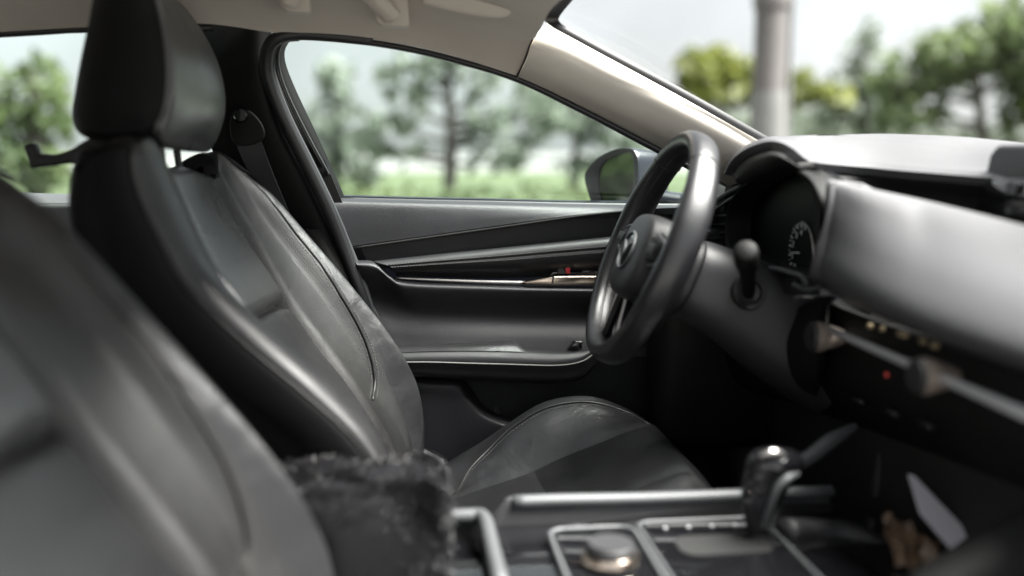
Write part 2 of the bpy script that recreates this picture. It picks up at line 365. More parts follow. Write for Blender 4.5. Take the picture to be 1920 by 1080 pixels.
TREES = [
 ('broadleaf_tree', 'pale broadleaf tree seen through the rear side window', 60, 16, [(20, 200, 55, 60), (75, 150, 50, 40), (100, 230, 45, 50), (10, 300, 60, 40), (90, 320, 60, 40), (-60, 180, 60, 90), (-70, 300, 60, 60)], 'bright', 140, .16, 330, .12),
 ('young_tree', 'small round young tree beside the door pillar in driver window', 628, 24, [(625, 165, 34, 46), (618, 135, 24, 24), (612, 240, 42, 42), (640, 285, 48, 42), (690, 240, 34, 40), (600, 320, 50, 30), (690, 325, 40, 24), (560, 300, 40, 40)], 'blue', 190, .14, 420, .14),
 ('tall_tree', 'tall tree with a thin dark trunk in the middle of driver window', 840, 19, [(770, 190, 36, 40), (750, 235, 34, 30), (800, 130, 44, 34), (760, 120, 30, 30), (870, 110, 40, 26), (920, 125, 36, 24), (905, 170, 40, 40), (935, 225, 58, 34), (890, 235, 40, 34), (990, 190, 50, 40), (1040, 215, 40, 26), (760, 290, 60, 22), (930, 300, 50, 20), (700, 270, 34, 22), (1000, 250, 40, 26), (840, 90, 50, 26), (740, 150, 36, 34)], 'blue', 60, .15, 300, .13),
 ('leaning_tree', 'loose pale tree behind the door mirror under windscreen pillar', 1075, 26, [(1010, 175, 50, 40), (1060, 225, 52, 30), (1120, 245, 46, 30), (1170, 270, 50, 34), (960, 290, 50, 22), (1100, 310, 60, 22), (1210, 300, 50, 30), (1130, 180, 50, 36), (1040, 150, 44, 34)], 'blue', 170, .13, 260, .17),
 ('yellow_tree', 'yellow green tree just beyond the grey lamp post', 1350, 24, [(1300, 140, 34, 34), (1345, 125, 40, 36), (1385, 150, 34, 36), (1320, 175, 50, 22), (1500, 160, 34, 22), (1540, 170, 30, 14), (1440, 160, 60, 30), (1560, 185, 40, 16), (1470, 190, 50, 16), (1290, 190, 40, 16)], 'yellow', 150, .12, 560, .15),
 ('low_tree', 'low grey green tree below the yellow tree beyond windscreen', 1330, 34, [(1300, 230, 60, 40), (1380, 240, 60, 36), (1460, 235, 50, 36), (1300, 95, 20, 14)], 'blue', 180, .14, 260, .18),
 ('slender_tree', 'slender grey green tree with a pointed top right of lamp post', 1620, 28, [(1632, 70, 22, 34), (1610, 115, 32, 36), (1590, 160, 44, 36), (1640, 170, 44, 40), (1570, 220, 60, 40), (1650, 235, 50, 36)], 'blue', 90, .14, 320, .16),
 ('spreading_tree', 'large spreading green tree with forked trunk above the dashboard', 1838, 22, [(1900, 50, 80, 55), (1830, 70, 50, 36), (1660, 150, 40, 40), (1960, 90, 90, 80), (1800, 90, 60, 40), (1740, 110, 50, 40), (1850, 110, 60, 36), (1710, 160, 50, 34), (1780, 150, 60, 30), (1900, 140, 50, 40), (1690, 215, 44, 34), (1760, 210, 30, 24), (1910, 210, 36, 50), (2010, 200, 80, 90)], 'mid', 120, .2, 330, .15),
 ('distant_tree', 'dim distant tree between the slender and spreading trees', 1720, 45, [(1700, 250, 60, 36), (1780, 262, 60, 30), (1560, 262, 50, 26), (1880, 262, 50, 24), (1640, 235, 60, 40), (1480, 240, 60, 36), (1560, 225, 50, 30), (1680, 190, 40, 40)], 'blue', 240, .15, 200, .26),
]
for (nm, lab, bp, di, bl, lm, tt, tr, per, sz) in TREES: tree(nm, lab, bp, di, bl, lm, tt, tr, per, sz)
# trees behind the car that the door mirror shows
for i, (x, y, lab) in enumerate([(-9, 3.2, 'dark tree behind the car that the door mirror reflects'), (-13, 5.6, 'farther dark tree behind the car in the mirror'), (-16, 2.6, 'leafy tree straight behind the car in the mirror glass')]):
    t = thing('shade_tree', lab, 'tree', (x, y, 0), 'trees outside the car windows')
    v, f = leaves([((x + rng.uniform(-1.4, 1.4), y + rng.uniform(-1.4, 1.4), 1.6 + rng.uniform(0, 3.2)), (1.5, 1.5, 1.2)) for _ in range(12)], 190, .17); mk('crown', v, f, LM['mid'], t, smooth=False)
    v, f = tubeverts(cr([(x, y, 0), (x + .1, y, 1.6), (x, y + .2, 4)], 4), np.linspace(.2, .07, 9), 8); mk('trunk', v, f, BARK, t)
def hedge():
    for nm, lab, x0, x1, y, h, lm in [('hedge', 'low bright green hedge across the lawn below driver window', 630, 1330, 17, 345, 'bright'), ('far_hedge', 'faint low hedge beyond the windscreen along the pavement', 1400, 2000, 30, 275, 'blue')]:
        k = y / FPX; bl = []
        for x in np.linspace(x0, x1, 16):
            c = P(x, h + 22 + rng.uniform(-8, 8), y); bl.append((c, (40 * k, 30 * k, rng.uniform(16, 26) * k)))
        b = P((x0 + x1) / 2, 400, y); b[2] = 0
        t = thing(nm, lab, 'hedge', tuple(b)); v, f = leaves(bl, 420, .09); mk('foliage', v, f, LM[lm], t, smooth=False)
hedge()
def lamp_post():
    b = P(1437, 300, 9.0); b[2] = 0; k = 9 / FPX
    t = thing('lamp_post', 'thick grey street post with paler lower sleeve beyond windscreen', 'post', tuple(b))
    m = mat('weathered_post', (.095, .087, .084), .6, var=.15, vscale=2)
    lathe('shaft', [(.15, 0), (.15, 1.62), (.148, 1.63), (.148, 4.6), (.14, 6.5)], b, (0, 0, 1), m, t, 24)
    lathe('sleeve', [(.172, 0), (.172, 1.2), (.165, 1.45), (.157, 1.6)], b, (0, 0, 1), mat('post_pale_sleeve', (.15, .15, .145), .55, var=.15, vscale=3), t, 24)  # slightly wider lower section, paler than the shaft
    lathe('band', [(.165, 2.34), (.168, 2.36), (.168, 2.44), (.165, 2.46)], b, (0, 0, 1), m, t, 24)
    tube('conduit', [b + V3(.17, -.06, 0), b + V3(.17, -.06, 2), b + V3(.17, -.06, 5)], .026, mat('conduit_pipe', (.17,.17,.17), .5), t)
lamp_post()

# ================================================================== CAR BODY
body = thing('car_body', 'car cabin shell with beige headliner, beige windscreen pillar and black door pillar', 'car body', (0, 1.12, .25))
YC = 1.12                                            # middle of the car
rail = row(1.69, (-1700, 150), (-700, 92), (-300, 75), (0, 60), (160, 51), (375, 44), (520, 62), (640, 68), (760, 84), (860, 108), (972, 143))
def up(rw, dy, dz, dx=0): return rw + V3(dx, dy, dz)
def mirror(rw): return rw * V3(1, -1, 1) + V3(0, 2 * YC, 0)
hl = [rail, up(rail, -.015, .016), up(rail, -.05, .042), up(rail, -.11, .066), up(rail, -.25, .088), up(rail, -.57, .10)]
for i, rw in enumerate(hl):                          # the front end runs along the windscreen header
    f = [0, .004, .012, .022, .03, .08][i]; rw[-1] += V3(f, 0, 0)
hl_full = hl + [mirror(r_) for r_ in hl[-2::-1]]
loft('headliner', hl_full, 'headliner', body, 6, 5, .02)
mk('roof_skin', *gmesh(grid([r_ + V3(0, 0, .045) for r_ in hl_full], 3, 3)), 'blue_paint', body)
# windscreen pillar
pl0 = row([1.692, 1.70, 1.72, 1.75, 1.79, 1.83], (972, 145), (1100, 205), (1235, 275), (1330, 328), (1420, 378), (1500, 420))
pl1 = row([1.655, 1.66, 1.675, 1.70, 1.735, 1.77], (985, 118), (1112, 180), (1252, 252), (1350, 305), (1440, 355), (1520, 400))
pl2 = row([1.632, 1.635, 1.647, 1.672, 1.707, 1.742], (1000, 78), (1130, 140), (1280, 215), (1385, 272), (1475, 322), (1550, 366))
pl3 = row([1.637, 1.642, 1.653, 1.678, 1.712, 1.747], (1018, 52), (1140, 116), (1290, 195), (1405, 256), (1490, 303), (1565, 348))
pl4 = row([1.65, 1.654, 1.667, 1.69, 1.725, 1.76], (1026, 42), (1146, 108), (1296, 189), (1412, 250), (1497, 297), (1572, 342))
loft('windscreen_pillar_trim', [pl0, pl1, pl2, pl3, pl4], 'pillar', body, 8, 6, .015)
gap_line = row([1.692, 1.66, 1.625, 1.61], (968, 146), (981, 119), (996, 80), (1012, 50))
tube('trim_gap', gap_line, .0016, 'dark', body, 6)
loft('pillar_skin', [r_ + V3(.0, .04, .0) for r_ in (pl0, pl2, pl4)], 'blue_paint', body, 3, 3, .01)
# windscreen: glass, black border
wt = row(1.63, (1019, 20)); hdr = P(1040, -2, 1.60)
ws_edge = row([1.59, 1.625, 1.628, 1.637, 1.65, 1.675, 1.71, 1.745], (1052, -6), (1024, 40), (1060, 63), (1150, 110), (1300, 190), (1430, 264), (1520, 311), (1600, 356))
def across(e, n=9, bow=.10):
    o = []
    for q in np.linspace(0, 1, n):
        y = e[1] + (2 * YC - 2 * e[1]) * q; o.append(V3(e[0] + bow * (1 - (2 * q - 1) ** 2) * 1.0, y, e[2] + .035 * (1 - (2 * q - 1) ** 2)))
    return np.array(o)
GW = np.array([across(e + V3(0, .03, 0)) for e in cr(ws_edge, 4)])
mk('windscreen_glass', *gmesh(GW + V3(.004, 0, .004)), 'windshield', body)
fr0 = row([1.588, 1.60, 1.622, 1.63, 1.635, 1.66, 1.69, 1.725], (1044, -10), (1020, 28), (1026, 48), (1078, 77), (1178, 131), (1298, 196), (1428, 269), (1518, 319))
fr1 = row([1.588, 1.60, 1.622, 1.63, 1.635, 1.66, 1.69, 1.725], (1082, -10), (1048, 32), (1052, 46), (1090, 66), (1188, 119), (1308, 184), (1438, 257), (1528, 307))
loft('windscreen_border', [fr0 + V3(0, -.012, 0), (fr0 + fr1) / 2 + V3(0, -.012, 0), fr1 + V3(0, -.008, 0)], 'rubber', body, 6, 2, .004)
hd = across(P(1046, -8, 1.60), 13, .06); tube('windscreen_header_seal', hd, .012, 'rubber', body, 2)
# door pillar
YL = np.array([1.705, 1.715, 1.735, 1.755, 1.775, 1.79, 1.80, 1.80])
bp0 = row(list(YL + .03), (330, 8), (345, 120), (380, 240), (430, 340), (500, 430), (560, 520), (620, 640), (650, 800))
bp1 = row(list(YL + .006), (440, 10), (440, 120), (455, 240), (500, 340), (560, 430), (610, 520), (655, 640), (680, 800))
bp2 = row(list(YL), (486, 22), (484, 120), (512, 240), (560, 340), (606, 430), (645, 520), (685, 640), (712, 800))
bp3 = row(list(YL + .024), (520, 36), (494, 118), (532, 240), (584, 340), (626, 430), (660, 520), (697, 640), (725, 800))
loft('door_pillar_trim', [bp0, bp1, bp2, bp3], 'black_trim', body, 8, 6, .012)
lb0 = row(1.775, (520, 428), (580, 520), (640, 640)); lb1 = row(1.77, (585, 430), (625, 520), (672, 640)); lb2 = row(1.785, (615, 430), (652, 520), (692, 640))
loft('lower_pillar_cover', [lb0, lb1, lb2], 'black_trim', body, 6, 6, .01)
seal = [(700, 74), (620, 66), (560, 63), (526, 68), (506, 84), (499, 112), (503, 150), (530, 220), (572, 305), (612, 388), (645, 470), (672, 540), (700, 620), (735, 740)]
tube('door_opening_seal', row([1.695] * 4 + [1.70, 1.71, 1.72, 1.735, 1.755, 1.77, 1.785, 1.79, 1.80, 1.80], *seal), .0075, 'rubber', body, 6, ry=.011, up=(0, 1, 0))
seal2 = [(560, 69), (534, 73), (516, 88), (509, 114), (513, 150), (540, 220), (582, 305), (622, 388), (653, 462), (680, 532), (708, 620)]
tube('door_edge_seal', row([1.70, 1.705, 1.715, 1.725, 1.735, 1.75, 1.77, 1.785, 1.80, 1.80, 1.80], *seal2), .006, 'seal_gray', body, 6, ry=.007, up=(0, 1, 0))
tube('window_head_seal', row([1.693] * 8, (560, 66), (640, 72), (760, 90), (860, 114), (972, 149), (1100, 211), (1235, 282), (1340, 337)) + V3(0, .004, 0), .0055, 'rubber', body, 6, ry=.009)
loft('door_gap_cover', [row(1.83, (540, 50), (512, 64), (500, 90), (505, 150), (535, 225), (582, 310), (630, 400), (680, 520), (740, 680)), row([1.80] + [1.83] * 8, (600, 62), (552, 66), (530, 90), (532, 130), (556, 190), (600, 280), (650, 400), (700, 520), (770, 690))], 'black_trim', body, 5, 4, .01)
# floor, bulkhead and sills
box('floor_carpet', (-1.3, .42, .22), (1.05, 1.85, .26), 'carpet', body, .01)
box('bulkhead', (1.02, .42, .2), (1.08, 1.86, .98), 'carpet', body, .01)
box('transmission_tunnel', (-1.0, .99, .25), (1.0, 1.25, .42), 'carpet', body, .03)
tube('sill_plate', [P(1180, 815, 1.76), P(1226, 798, 1.765), P(1300, 776, 1.77), P(1372, 754, 1.775)], .0035, 'gray_plastic', body, 3)
box('door_sill', (-1.2, 1.73, .26), (1.0, 1.83, .36), 'plastic', body, .015)
box('door_pillar_base', (-.56, 1.80, .25), (-.12, 1.85, .86), 'black_trim', body, .01)
box('kick_panel', (.60, 1.70, .26), (1.03, 1.81, 1.0), 'dark', body, .02)
# passenger side of the shell (the photograph is taken through its open door)
box('passenger_sill', (-.62, .36, .22), (.85, .46, .36), 'plastic', body, .02)
box('passenger_door_pillar', (-.78, .42, .25), (-.64, .50, 1.22), 'plastic', body, .02)
box('rear_side_panel', (-1.35, .34, .25), (-.78, .44, .92), 'plastic', body, .02)
box('tailgate', (-2.3, .36, .25), (-2.2, 1.9, 1.16), 'carpet', body, .02)
box('parcel_shelf', (-2.22, .40, .88), (-1.66, 1.84, .92), 'carpet', body, .01)
box('rear_roof_pillar', (-2.3, .40, .9), (-1.95, .50, 1.22), 'plastic', body, .02)
box('rear_quarter', (-2.3, 1.76, .3), (-1.72, 1.84, 1.2), 'plastic', body, .02)

# rear seat bench (mostly hidden behind the front seats)
rs = thing('bench_seat', 'dark rear bench seat mostly hidden behind the front seats', 'seat', (-1.3, 1.12, .26))
loft('cushion', [np.array([(-.95, y, .50 - d), (-1.15, y, .53 - d), (-1.4, y, .50 - d)]) for y, d in [(.5, .05), (.55, 0), (1.12, .01), (1.69, 0), (1.74, .05)]], 'leather', rs, 5, 4, .16)
loft('backrest', [np.array([(-1.36, y, .5), (-1.45, y, .75), (-1.56, y, .98 - d)]) for y, d in [(.5, .05), (.55, 0), (1.12, .01), (1.69, 0), (1.74, .05)]], 'leather', rs, 5, 4, .1)

# rear side door
rd = thing('cabin_door', 'dark rear side door with pale window ledge behind the driver seat', 'car door', (-.9, 1.85, .3))
rd0 = row(1.86, (-500, 350), (0, 360), (140, 364), (420, 368)); rd1 = row(1.82, (-500, 358), (0, 370), (140, 376), (420, 382)); rd2 = row(1.80, (-500, 380), (0, 392), (140, 398), (420, 404))
loft('window_ledge', [rd0, rd1, rd2], 'dash', rd, 4, 4, .02)
box('door_card', (-1.75, 1.80, .28), (-.50, 1.86, float(rd2[0][2]) - .004), 'plastic', rd, .01)
gq = [row(1.70, (-700, 95), (0, 62), (160, 53), (420, 50)), row(1.87, (-700, 350), (0, 366), (160, 370), (460, 374))]
mk('window_glass', *gmesh(grid(gq, 3, 3)), 'side_glass', rd)
tube('window_frame', row(1.70, (-700, 100), (0, 64), (160, 55), (400, 52)) + V3(0, -.003, 0), .006, 'rubber', rd, 4)

# ================================================================== DRIVER DOOR
door = thing('cabin_door', 'dark grey driver door with padded armrest and thin chrome strip', 'car door', tuple(P(900, 700, 1.86) * V3(1, 1, 0) + V3(0, 0, .3)))
XS = (624, 775, 925, 1080, 1245, 1420)
u0 = row(1.865, *zip(XS, (371, 375, 378, 382, 384, 384))); u1 = row(1.84, *zip(XS, (375, 379, 382, 385, 386, 385))); u2 = row(1.828, *zip((628, 778, 927, 1081, 1245, 1420), (384, 386, 388, 389, 388, 386)))
u3 = row(1.82, *zip((642, 788, 933, 1084, 1245, 1420), (424, 414, 404, 396, 389, 386.6))); u4 = row(1.815, *zip((656, 798, 940, 1087, 1245, 1420), (462, 442, 422, 402, 390, 387)))
loft('upper_panel', [u0, u1, u2, u3, u4], 'door', door, 6, 5, .012)
g0 = row(1.829, *zip((656, 798, 940, 1087, 1420), (460, 440, 420, 401, 389))); g1 = row(1.832, *zip((676, 805, 945, 1090, 1420), (482, 476, 464, 450, 434))); g1b = row(1.83, *zip((690, 810, 948, 1092, 1420), (500, 492, 480, 466, 450)))
loft('inset_band', [g0, g1, g1b], 'plastic', door, 6, 5, .01)
tube('upper_gap', row(1.817, *zip((657, 798, 940, 1087, 1200), (466, 446, 426, 405, 393))), .0028, 'dark', door, 6)
p0 = row(1.822, *zip((700, 810, 930, 1050, 1180, 1420), (489, 477, 465, 453, 440, 418))); p1 = row(1.796, *zip((706, 812, 931, 1050, 1180, 1420), (492, 481, 469, 457, 445, 424)))
p2 = row(1.786, *zip((730, 822, 935, 1052, 1180, 1420), (499, 492, 484, 474, 464, 446))); p3 = row(1.792, *zip((738, 828, 938, 1053, 1180, 1420), (508, 505, 502, 496, 488, 472))); p4 = row(1.815, *zip((744, 832, 940, 1054, 1180, 1420), (518, 520, 521, 518, 512, 500)))
Gp = grid([p0, p1, p2, p3, p4], 8, 8)
npd = normals(Gp); Gp[16] -= npd[16] * .0022; Gp[15] -= npd[15] * .0006; Gp[17] -= npd[17] * .0006
pad = shell('padded_insert', Gp, 'leather_smooth', door, .012)
stitches('stitching', Gp[18] + npd[18] * .0006, pad); stitches('stitching', Gp[14] + npd[14] * .0006, pad)
t0 = row(1.812, (662, 488), (700, 490), (726, 510), (760, 524), (900, 531), (1060, 535), (1450, 538)); t1 = row(1.785, (668, 494), (704, 498), (732, 520), (765, 533), (900, 538), (1060, 542), (1450, 545))
t2 = row(1.787, (674, 508), (712, 518), (742, 540), (775, 550), (900, 554), (1060, 556), (1450, 560)); t3 = row(1.812, (695, 560), (735, 575), (770, 586), (800, 590), (900, 594), (1060, 598), (1450, 600))
t4 = row(1.80, (722, 620), (755, 630), (785, 632), (815, 632), (900, 632), (1060, 634), (1450, 636)); t5 = row(1.79, (735, 662), (765, 664), (790, 664), (820, 664), (900, 664), (1060, 668), (1450, 670))
loft('lower_panel', [t0, t1, t2, t3, t4, t5], 'door', door, 6, 6, .012)
tube('panel_edge_gap', row(1.80, (650, 470), (672, 530), (700, 590), (740, 660), (775, 720)), .006, 'dark', door, 6)
# chrome strip, inner handle, lock
cs = row(1.80, (742, 521), (800, 524), (900, 528), (985, 530)); v_, f_ = tubeverts(cr(cs, 6), np.linspace(.0015, .0042, 19), 10); mk('chrome_strip', v_, f_, 'chrome', door)
slab('handle_pocket', row(1.806, (1032, 514), (1046, 496), (1075, 487), (1200, 484), (1200, 522), (1032, 524)), V3(0, .012, 0), 'gloss', door, .002)
hnd = slab('inner_handle', row(1.785, (985, 528), (1040, 518), (1180, 517), (1180, 534), (1042, 535), (985, 533)), V3(0, .012, 0), 'bronze', door, .004, label='bronze chrome inner door handle')
slab('handle_joint', row(1.7845, (1036, 518), (1039, 518), (1037, 535), (1034, 535)), V3(0, .004, 0), 'dark', hnd, 0)
lk = slab('lock_button', row(1.798, (1046, 500), (1058, 496), (1058, 513), (1046, 514)), V3(0, .01, 0), 'plastic', door, .0015)
slab('lock_marker', row(1.797, (1059, 497), (1069, 495), (1069, 513), (1061, 513)), V3(0, .008, 0), 'red', lk, .001)
# armrest
AX = (725, 800, 880, 960, 1040, 1086, 1112, 1128)
a0 = row([1.80] * 7 + [1.82], *zip(AX, (650, 648, 647, 648, 656, 655, 645, 632))); a1 = row([1.765] * 5 + [1.77, 1.785, 1.80], *zip(AX, (660, 657, 656, 657, 661, 658, 648, 634)))
a2 = row([1.752] * 5 + [1.757, 1.77, 1.79], *zip(AX, (668, 666, 666, 668, 671, 666, 654, 638))); a3 = row([1.748] * 5 + [1.753, 1.767, 1.787], *zip(AX, (678, 677, 679, 681, 683, 677, 662, 644)))
a4 = row([1.752] * 5 + [1.757, 1.77, 1.79], *zip(AX, (690, 690, 693, 696, 698, 692, 674, 652))); a5 = row([1.765] * 5 + [1.77, 1.785, 1.80], *zip(AX, (704, 707, 712, 716, 718, 712, 690, 662))); a6 = row([1.82] * 8, *zip(AX, (700, 702, 708, 712, 714, 708, 688, 662)))
Ga = grid([a0, a1, a2, a3, a4, a5, a6], 6, 6); na = normals(Ga); arm = shell('armrest', Ga, 'leather_smooth', door, .01)
tube('piping', (Ga[19] + na[19] * .0006)[::2], .0014, 'stitch', arm, 2)
q0 = row(1.802, (728, 651), (800, 646), (880, 642), (950, 639.5), (966, 642), (975, 650)); q1 = row(1.775, (730, 654), (800, 650), (880, 647), (955, 645), (974, 649), (986, 657)); q2 = row(1.758, (733, 662), (800, 659), (880, 658), (960, 659), (982, 661), (996, 664))
loft('armrest_pad', [q0, q1, q2], 'leather', arm, 6, 5, .012)
slab('window_switch', row(1.772, (1070, 652), (1078, 640), (1092, 640), (1092, 656)), V3(0, .02, 0), 'gloss', arm, .002)
# map pocket
box('pocket_back', (float(P(760, 700, 1.85)[0]), 1.835, .34), (1.0, 1.86, float(P(900, 610, 1.85)[2])), 'dark', door, .004)
k0 = row(1.815, (770, 700), (800, 704), (862, 708), (884, 730), (908, 762), (944, 780), (990, 787), (1080, 792)); k1 = row(1.79, (772, 712), (800, 716), (856, 720), (876, 742), (903, 774), (940, 792), (990, 799), (1080, 804)); k2 = row(1.785, (778, 740), (800, 746), (845, 752), (870, 775), (900, 796), (940, 812), (990, 820), (1080, 826)); k3 = row(1.79, (785, 890), (800, 892), (845, 896), (870, 900), (900, 904), (940, 910), (990, 915), (1080, 920))
loft('map_pocket', [k0, k1, k2, k3], 'door', door, 5, 5, .012)
slab('pocket_glint', row(1.832, (930, 761), (921, 777), (941, 777)), V3(0, .004, 0), 'gray_plastic', door, .001)  # pale triangle standing in for a glint inside the pocket
# window glass and frame
wf0 = row([1.70, 1.705, 1.715, 1.735, 1.76, 1.80, 1.84, 1.865], (600, 66), (545, 68), (521, 84), (515, 120), (532, 175), (575, 262), (612, 330), (630, 371))
wf1 = row([1.715, 1.725, 1.735, 1.755, 1.78, 1.82, 1.86, 1.88], (610, 72), (562, 70), (540, 82), (534, 110), (551, 160), (594, 252), (626, 322), (647, 371))
loft('window_frame', [wf0, (wf0 + wf1) / 2 + V3(0, -.008, 0), wf1], 'black_trim', door, 6, 4, .01)
tube('frame_trim', wf0 + V3(.006, -.006, 0), .0028, 'seal_gray', door, 6)
gl = [row(1.75, (512, 60), (640, 70), (760, 86), (860, 110), (972, 145), (1100, 207), (1235, 276), (1340, 330)), row(1.895, (600, 385), (690, 385), (800, 388), (900, 390), (1020, 392), (1140, 394), (1260, 396), (1400, 398))]
mk('window_glass', *gmesh(grid(gl, 3, 6)), 'side_glass', door)
tube('glass_belt_seal', row(1.872, *zip((640, 775, 925, 1080, 1245, 1420), (374, 377.5, 380.5, 384, 386, 386))), .0045, 'rubber', door, 5)
sail = row(1.84, (1340, 332), (1420, 378), (1440, 392), (1290, 392), (1300, 360)); slab('mirror_sail', sail, V3(0, .03, 0), 'plastic', door, .004)
loft('door_skin', [u0 + V3(0, .09, .0), u0 + V3(0, .14, -.3), u0 + V3(0, .12, -.6)], 'blue_paint', door, 3, 3, .01)

# ================================================================== DOOR MIRROR
mir = thing('side_mirror', 'dark blue door mirror with glass reflecting trees, outside driver window', 'mirror', tuple(P(1160, 385, 2.06)))
YM = 2.02
MN = V3(-.82, -.56, .05); MN /= np.linalg.norm(MN); MC = P(1156, 336, YM)
def PM(px, py, off=0.):                              # the tilted plane of the mirror glass
    d = ray(px, py); q = MC + MN * off; return _c + d * (((q - _c) @ MN) / (d @ MN))
mo = [(1098, 335), (1103, 318), (1122, 296), (1150, 282), (1176, 277), (1192, 282), (1199, 300), (1199, 340), (1196, 372), (1188, 386), (1150, 388), (1116, 386), (1106, 366)]
ring0 = np.array([PM(*p, .004) for p in mo]); cc = ring0.mean(0)
def sc_(rg, s, b): return cc + (rg - cc) * s - MN * b
rings = [sc_(ring0, .985, -.004), sc_(ring0, 1.0, .004), sc_(ring0, 1.0, .04), sc_(ring0, .96, .075), sc_(ring0, .85, .10), sc_(ring0, .55, .118), sc_(ring0, .05, .122)]
Gm = cr(np.array([cr(r_, 4, True) for r_ in rings]), 4); mk('housing', *gmesh(Gm, closed_u=True), 'blue_paint', mir)
mg = [(1123, 345), (1125, 325), (1132, 308), (1146, 297), (1166, 289), (1182, 287), (1189, 300), (1190, 340), (1187, 366), (1178, 383), (1150, 385), (1134, 381), (1126, 364)]
gi = cr(np.array([PM(*p, .002) for p in mg]), 4, True)
slab('mirror_glass', gi, MN * -.004, 'mirror', mir, 0)
bzm = cr(sc_(ring0, .985, -.004), 4, True)
Gb = np.array([bzm, (bzm + gi) / 2 + MN * .003, gi + MN * .0025]); mk('bezel', *gmesh(Gb, closed_u=True), 'plastic', mir)
tube('mirror_foot', [P(1215, 372, YM + .02), P(1262, 380, 1.96), P(1300, 384, 1.90)], .022, 'blue_paint', mir, 5, ry=.03)

# ================================================================== SEATS
def make_seat(label, group):
    seat = thing('leather_seat', label, 'car seat', (-.05, 1.48, .26), group)
    B = [
     row(1.275, (140, 300), (131, 345), (131, 400), (150, 470), (190, 550), (260, 640), (340, 730), (420, 815), (480, 890)),
     row(1.232, (185, 284), (182, 330), (190, 400), (215, 480), (262, 560), (350, 655), (450, 745), (545, 820), (605, 890)),
     row(1.232, (249, 274), (246, 300), (258, 360), (298, 450), (345, 535), (445, 635), (552, 724), (645, 806), (708, 882)),
     row([1.30, 1.285, 1.275, 1.27, 1.27, 1.27, 1.27, 1.27, 1.27], (276, 268), (288, 306), (316, 385), (366, 486), (432, 564), (516, 643), (618, 736), (688, 814), (722, 880)),
     row([1.36, 1.355, 1.345, 1.345, 1.345, 1.345, 1.345, 1.345, 1.345], (316, 318), (333, 350), (360, 410), (402, 497), (463, 596), (530, 660), (602, 724), (680, 797), (724, 872)),
     row(1.48, (360, 322), (376, 352), (403, 408), (446, 486), (501, 579), (566, 648), (634, 722), (702, 804), (734, 876)),
     row(1.615, (402, 328), (415, 350), (440, 395), (480, 460), (538, 565), (600, 645), (660, 722), (715, 810), (744, 876)),
     row([1.665, 1.675, 1.685, 1.69, 1.69, 1.69, 1.69, 1.69, 1.69], (398, 300), (436, 345), (474, 405), (528, 480), (592, 566), (650, 655), (692, 735), (735, 815), (762, 880)),
     row([1.69, 1.70, 1.71, 1.715, 1.715, 1.715, 1.715, 1.715, 1.71], (410, 291), (450, 320), (498, 366), (556, 440), (630, 530), (690, 630), (730, 720), (764, 800), (778, 880)),
     row(1.74, (412, 292), (452, 322), (505, 372), (572, 447), (660, 550), (728, 632), (776, 715), (789, 790), (786, 880)),
    ]
    B.append(B[9] + np.linspace(0, 1, 9)[:, None] * V3(-.05, 0, -.03) + V3(-.085, -.015, -.035))
    mid = (B[0] + B[10]) / 2; mid[:, 1] = 1.48; mid = mid + V3(-.03, 0, 0); mid[0] += V3(0, 0, -.03); B.append(mid)
    rows = []
    for i, b in enumerate(B):                                   # fold the top edge over
        if i in (0, 11): e = [b[0] + V3(.035, 0, .0), b[0] + V3(.012, 0, .012)]
        elif i in (1,): e = [b[0] + V3(.0, .07, -.002), b[0] + V3(0, .025, .006)]
        elif i in (8, 9, 10): e = [b[0] + V3(-.05, -.05, -.012), b[0] + V3(-.02, -.014, .003)]
        else: e = [b[0] + V3(-.075, 0, -.03), b[0] + V3(-.028, 0, .004)]
        rows.append(np.concatenate([np.array(e), b]))
    S = 16; U = 12
    G = grid(rows, U, S, closed=True)
    n = np.cross(np.gradient(G, axis=1), np.roll(G, -1, 0) - np.roll(G, 1, 0)); n /= np.linalg.norm(n, axis=2, keepdims=True) + 1e-9
    if n[5 * S, 5 * U][0] < 0: n = -n
    for a, b, h in ((2, 4, .007), (6, 8, .012)):               # plump bolsters
        for i in range(a * S, b * S + 1): G[i, 2 * U:] += n[i, 2 * U:] * h * math.sin(math.pi * (i - a * S) / ((b - a) * S)) ** .7
    for i in range(4 * S, 6 * S + 1): G[i] += n[i] * (.006 * math.sin(math.pi * (i - 4 * S) / (2 * S)) ** .5 - .006)
    for i, dpt in ((2, .0016), (4, .011), (6, .014)):
        for o, k in ((0, 1), (1, .62), (-1, .62), (2, .25), (-2, .25)): G[i * S + o, 2 * U - 4:] -= n[i * S + o, 2 * U - 4:] * dpt * k
    cs_ = 6 * U                                                # cross seam of the centre panel
    for j in range(1, U):                                      # the upper panel swells above the seam
        G[4 * S + 2:6 * S - 1, cs_ - j] += n[4 * S + 2:6 * S - 1, cs_ - j] * .009 * math.sin(math.pi * (j / U) ** .5)
    for o, k in ((0, 1), (1, .55), (-1, .4)): G[4 * S:6 * S + 1, cs_ + o] -= n[4 * S:6 * S + 1, cs_ + o] * .014 * k
    for j in range(1, U):                                      # lower cushion of the centre panel swells just below the seam
        G[4 * S + 1:6 * S, cs_ + j] += n[4 * S + 1:6 * S, cs_ + j] * .005 * math.sin(math.pi * (j / U) ** .6)
    for i in (4, 6): tube('panel_seam', (G[i * S] + n[i * S] * .0012)[2 * U - 2::2], .0017, 'dark', seat, 2, n=6)
    tube('panel_seam', (G[4 * S:6 * S + 1, cs_] + n[4 * S:6 * S + 1, cs_] * .001)[::2], .0019, 'dark', seat, 2, n=6)
    def sub(i0, i1, j0=0, j1=None):
        idx = [q % len(G) for q in range(i0, i1 + 1)]; return G[idx][:, j0:j1]
    mk('side_panel', *gmesh(sub(0, 2 * S)), 'vinyl', seat)
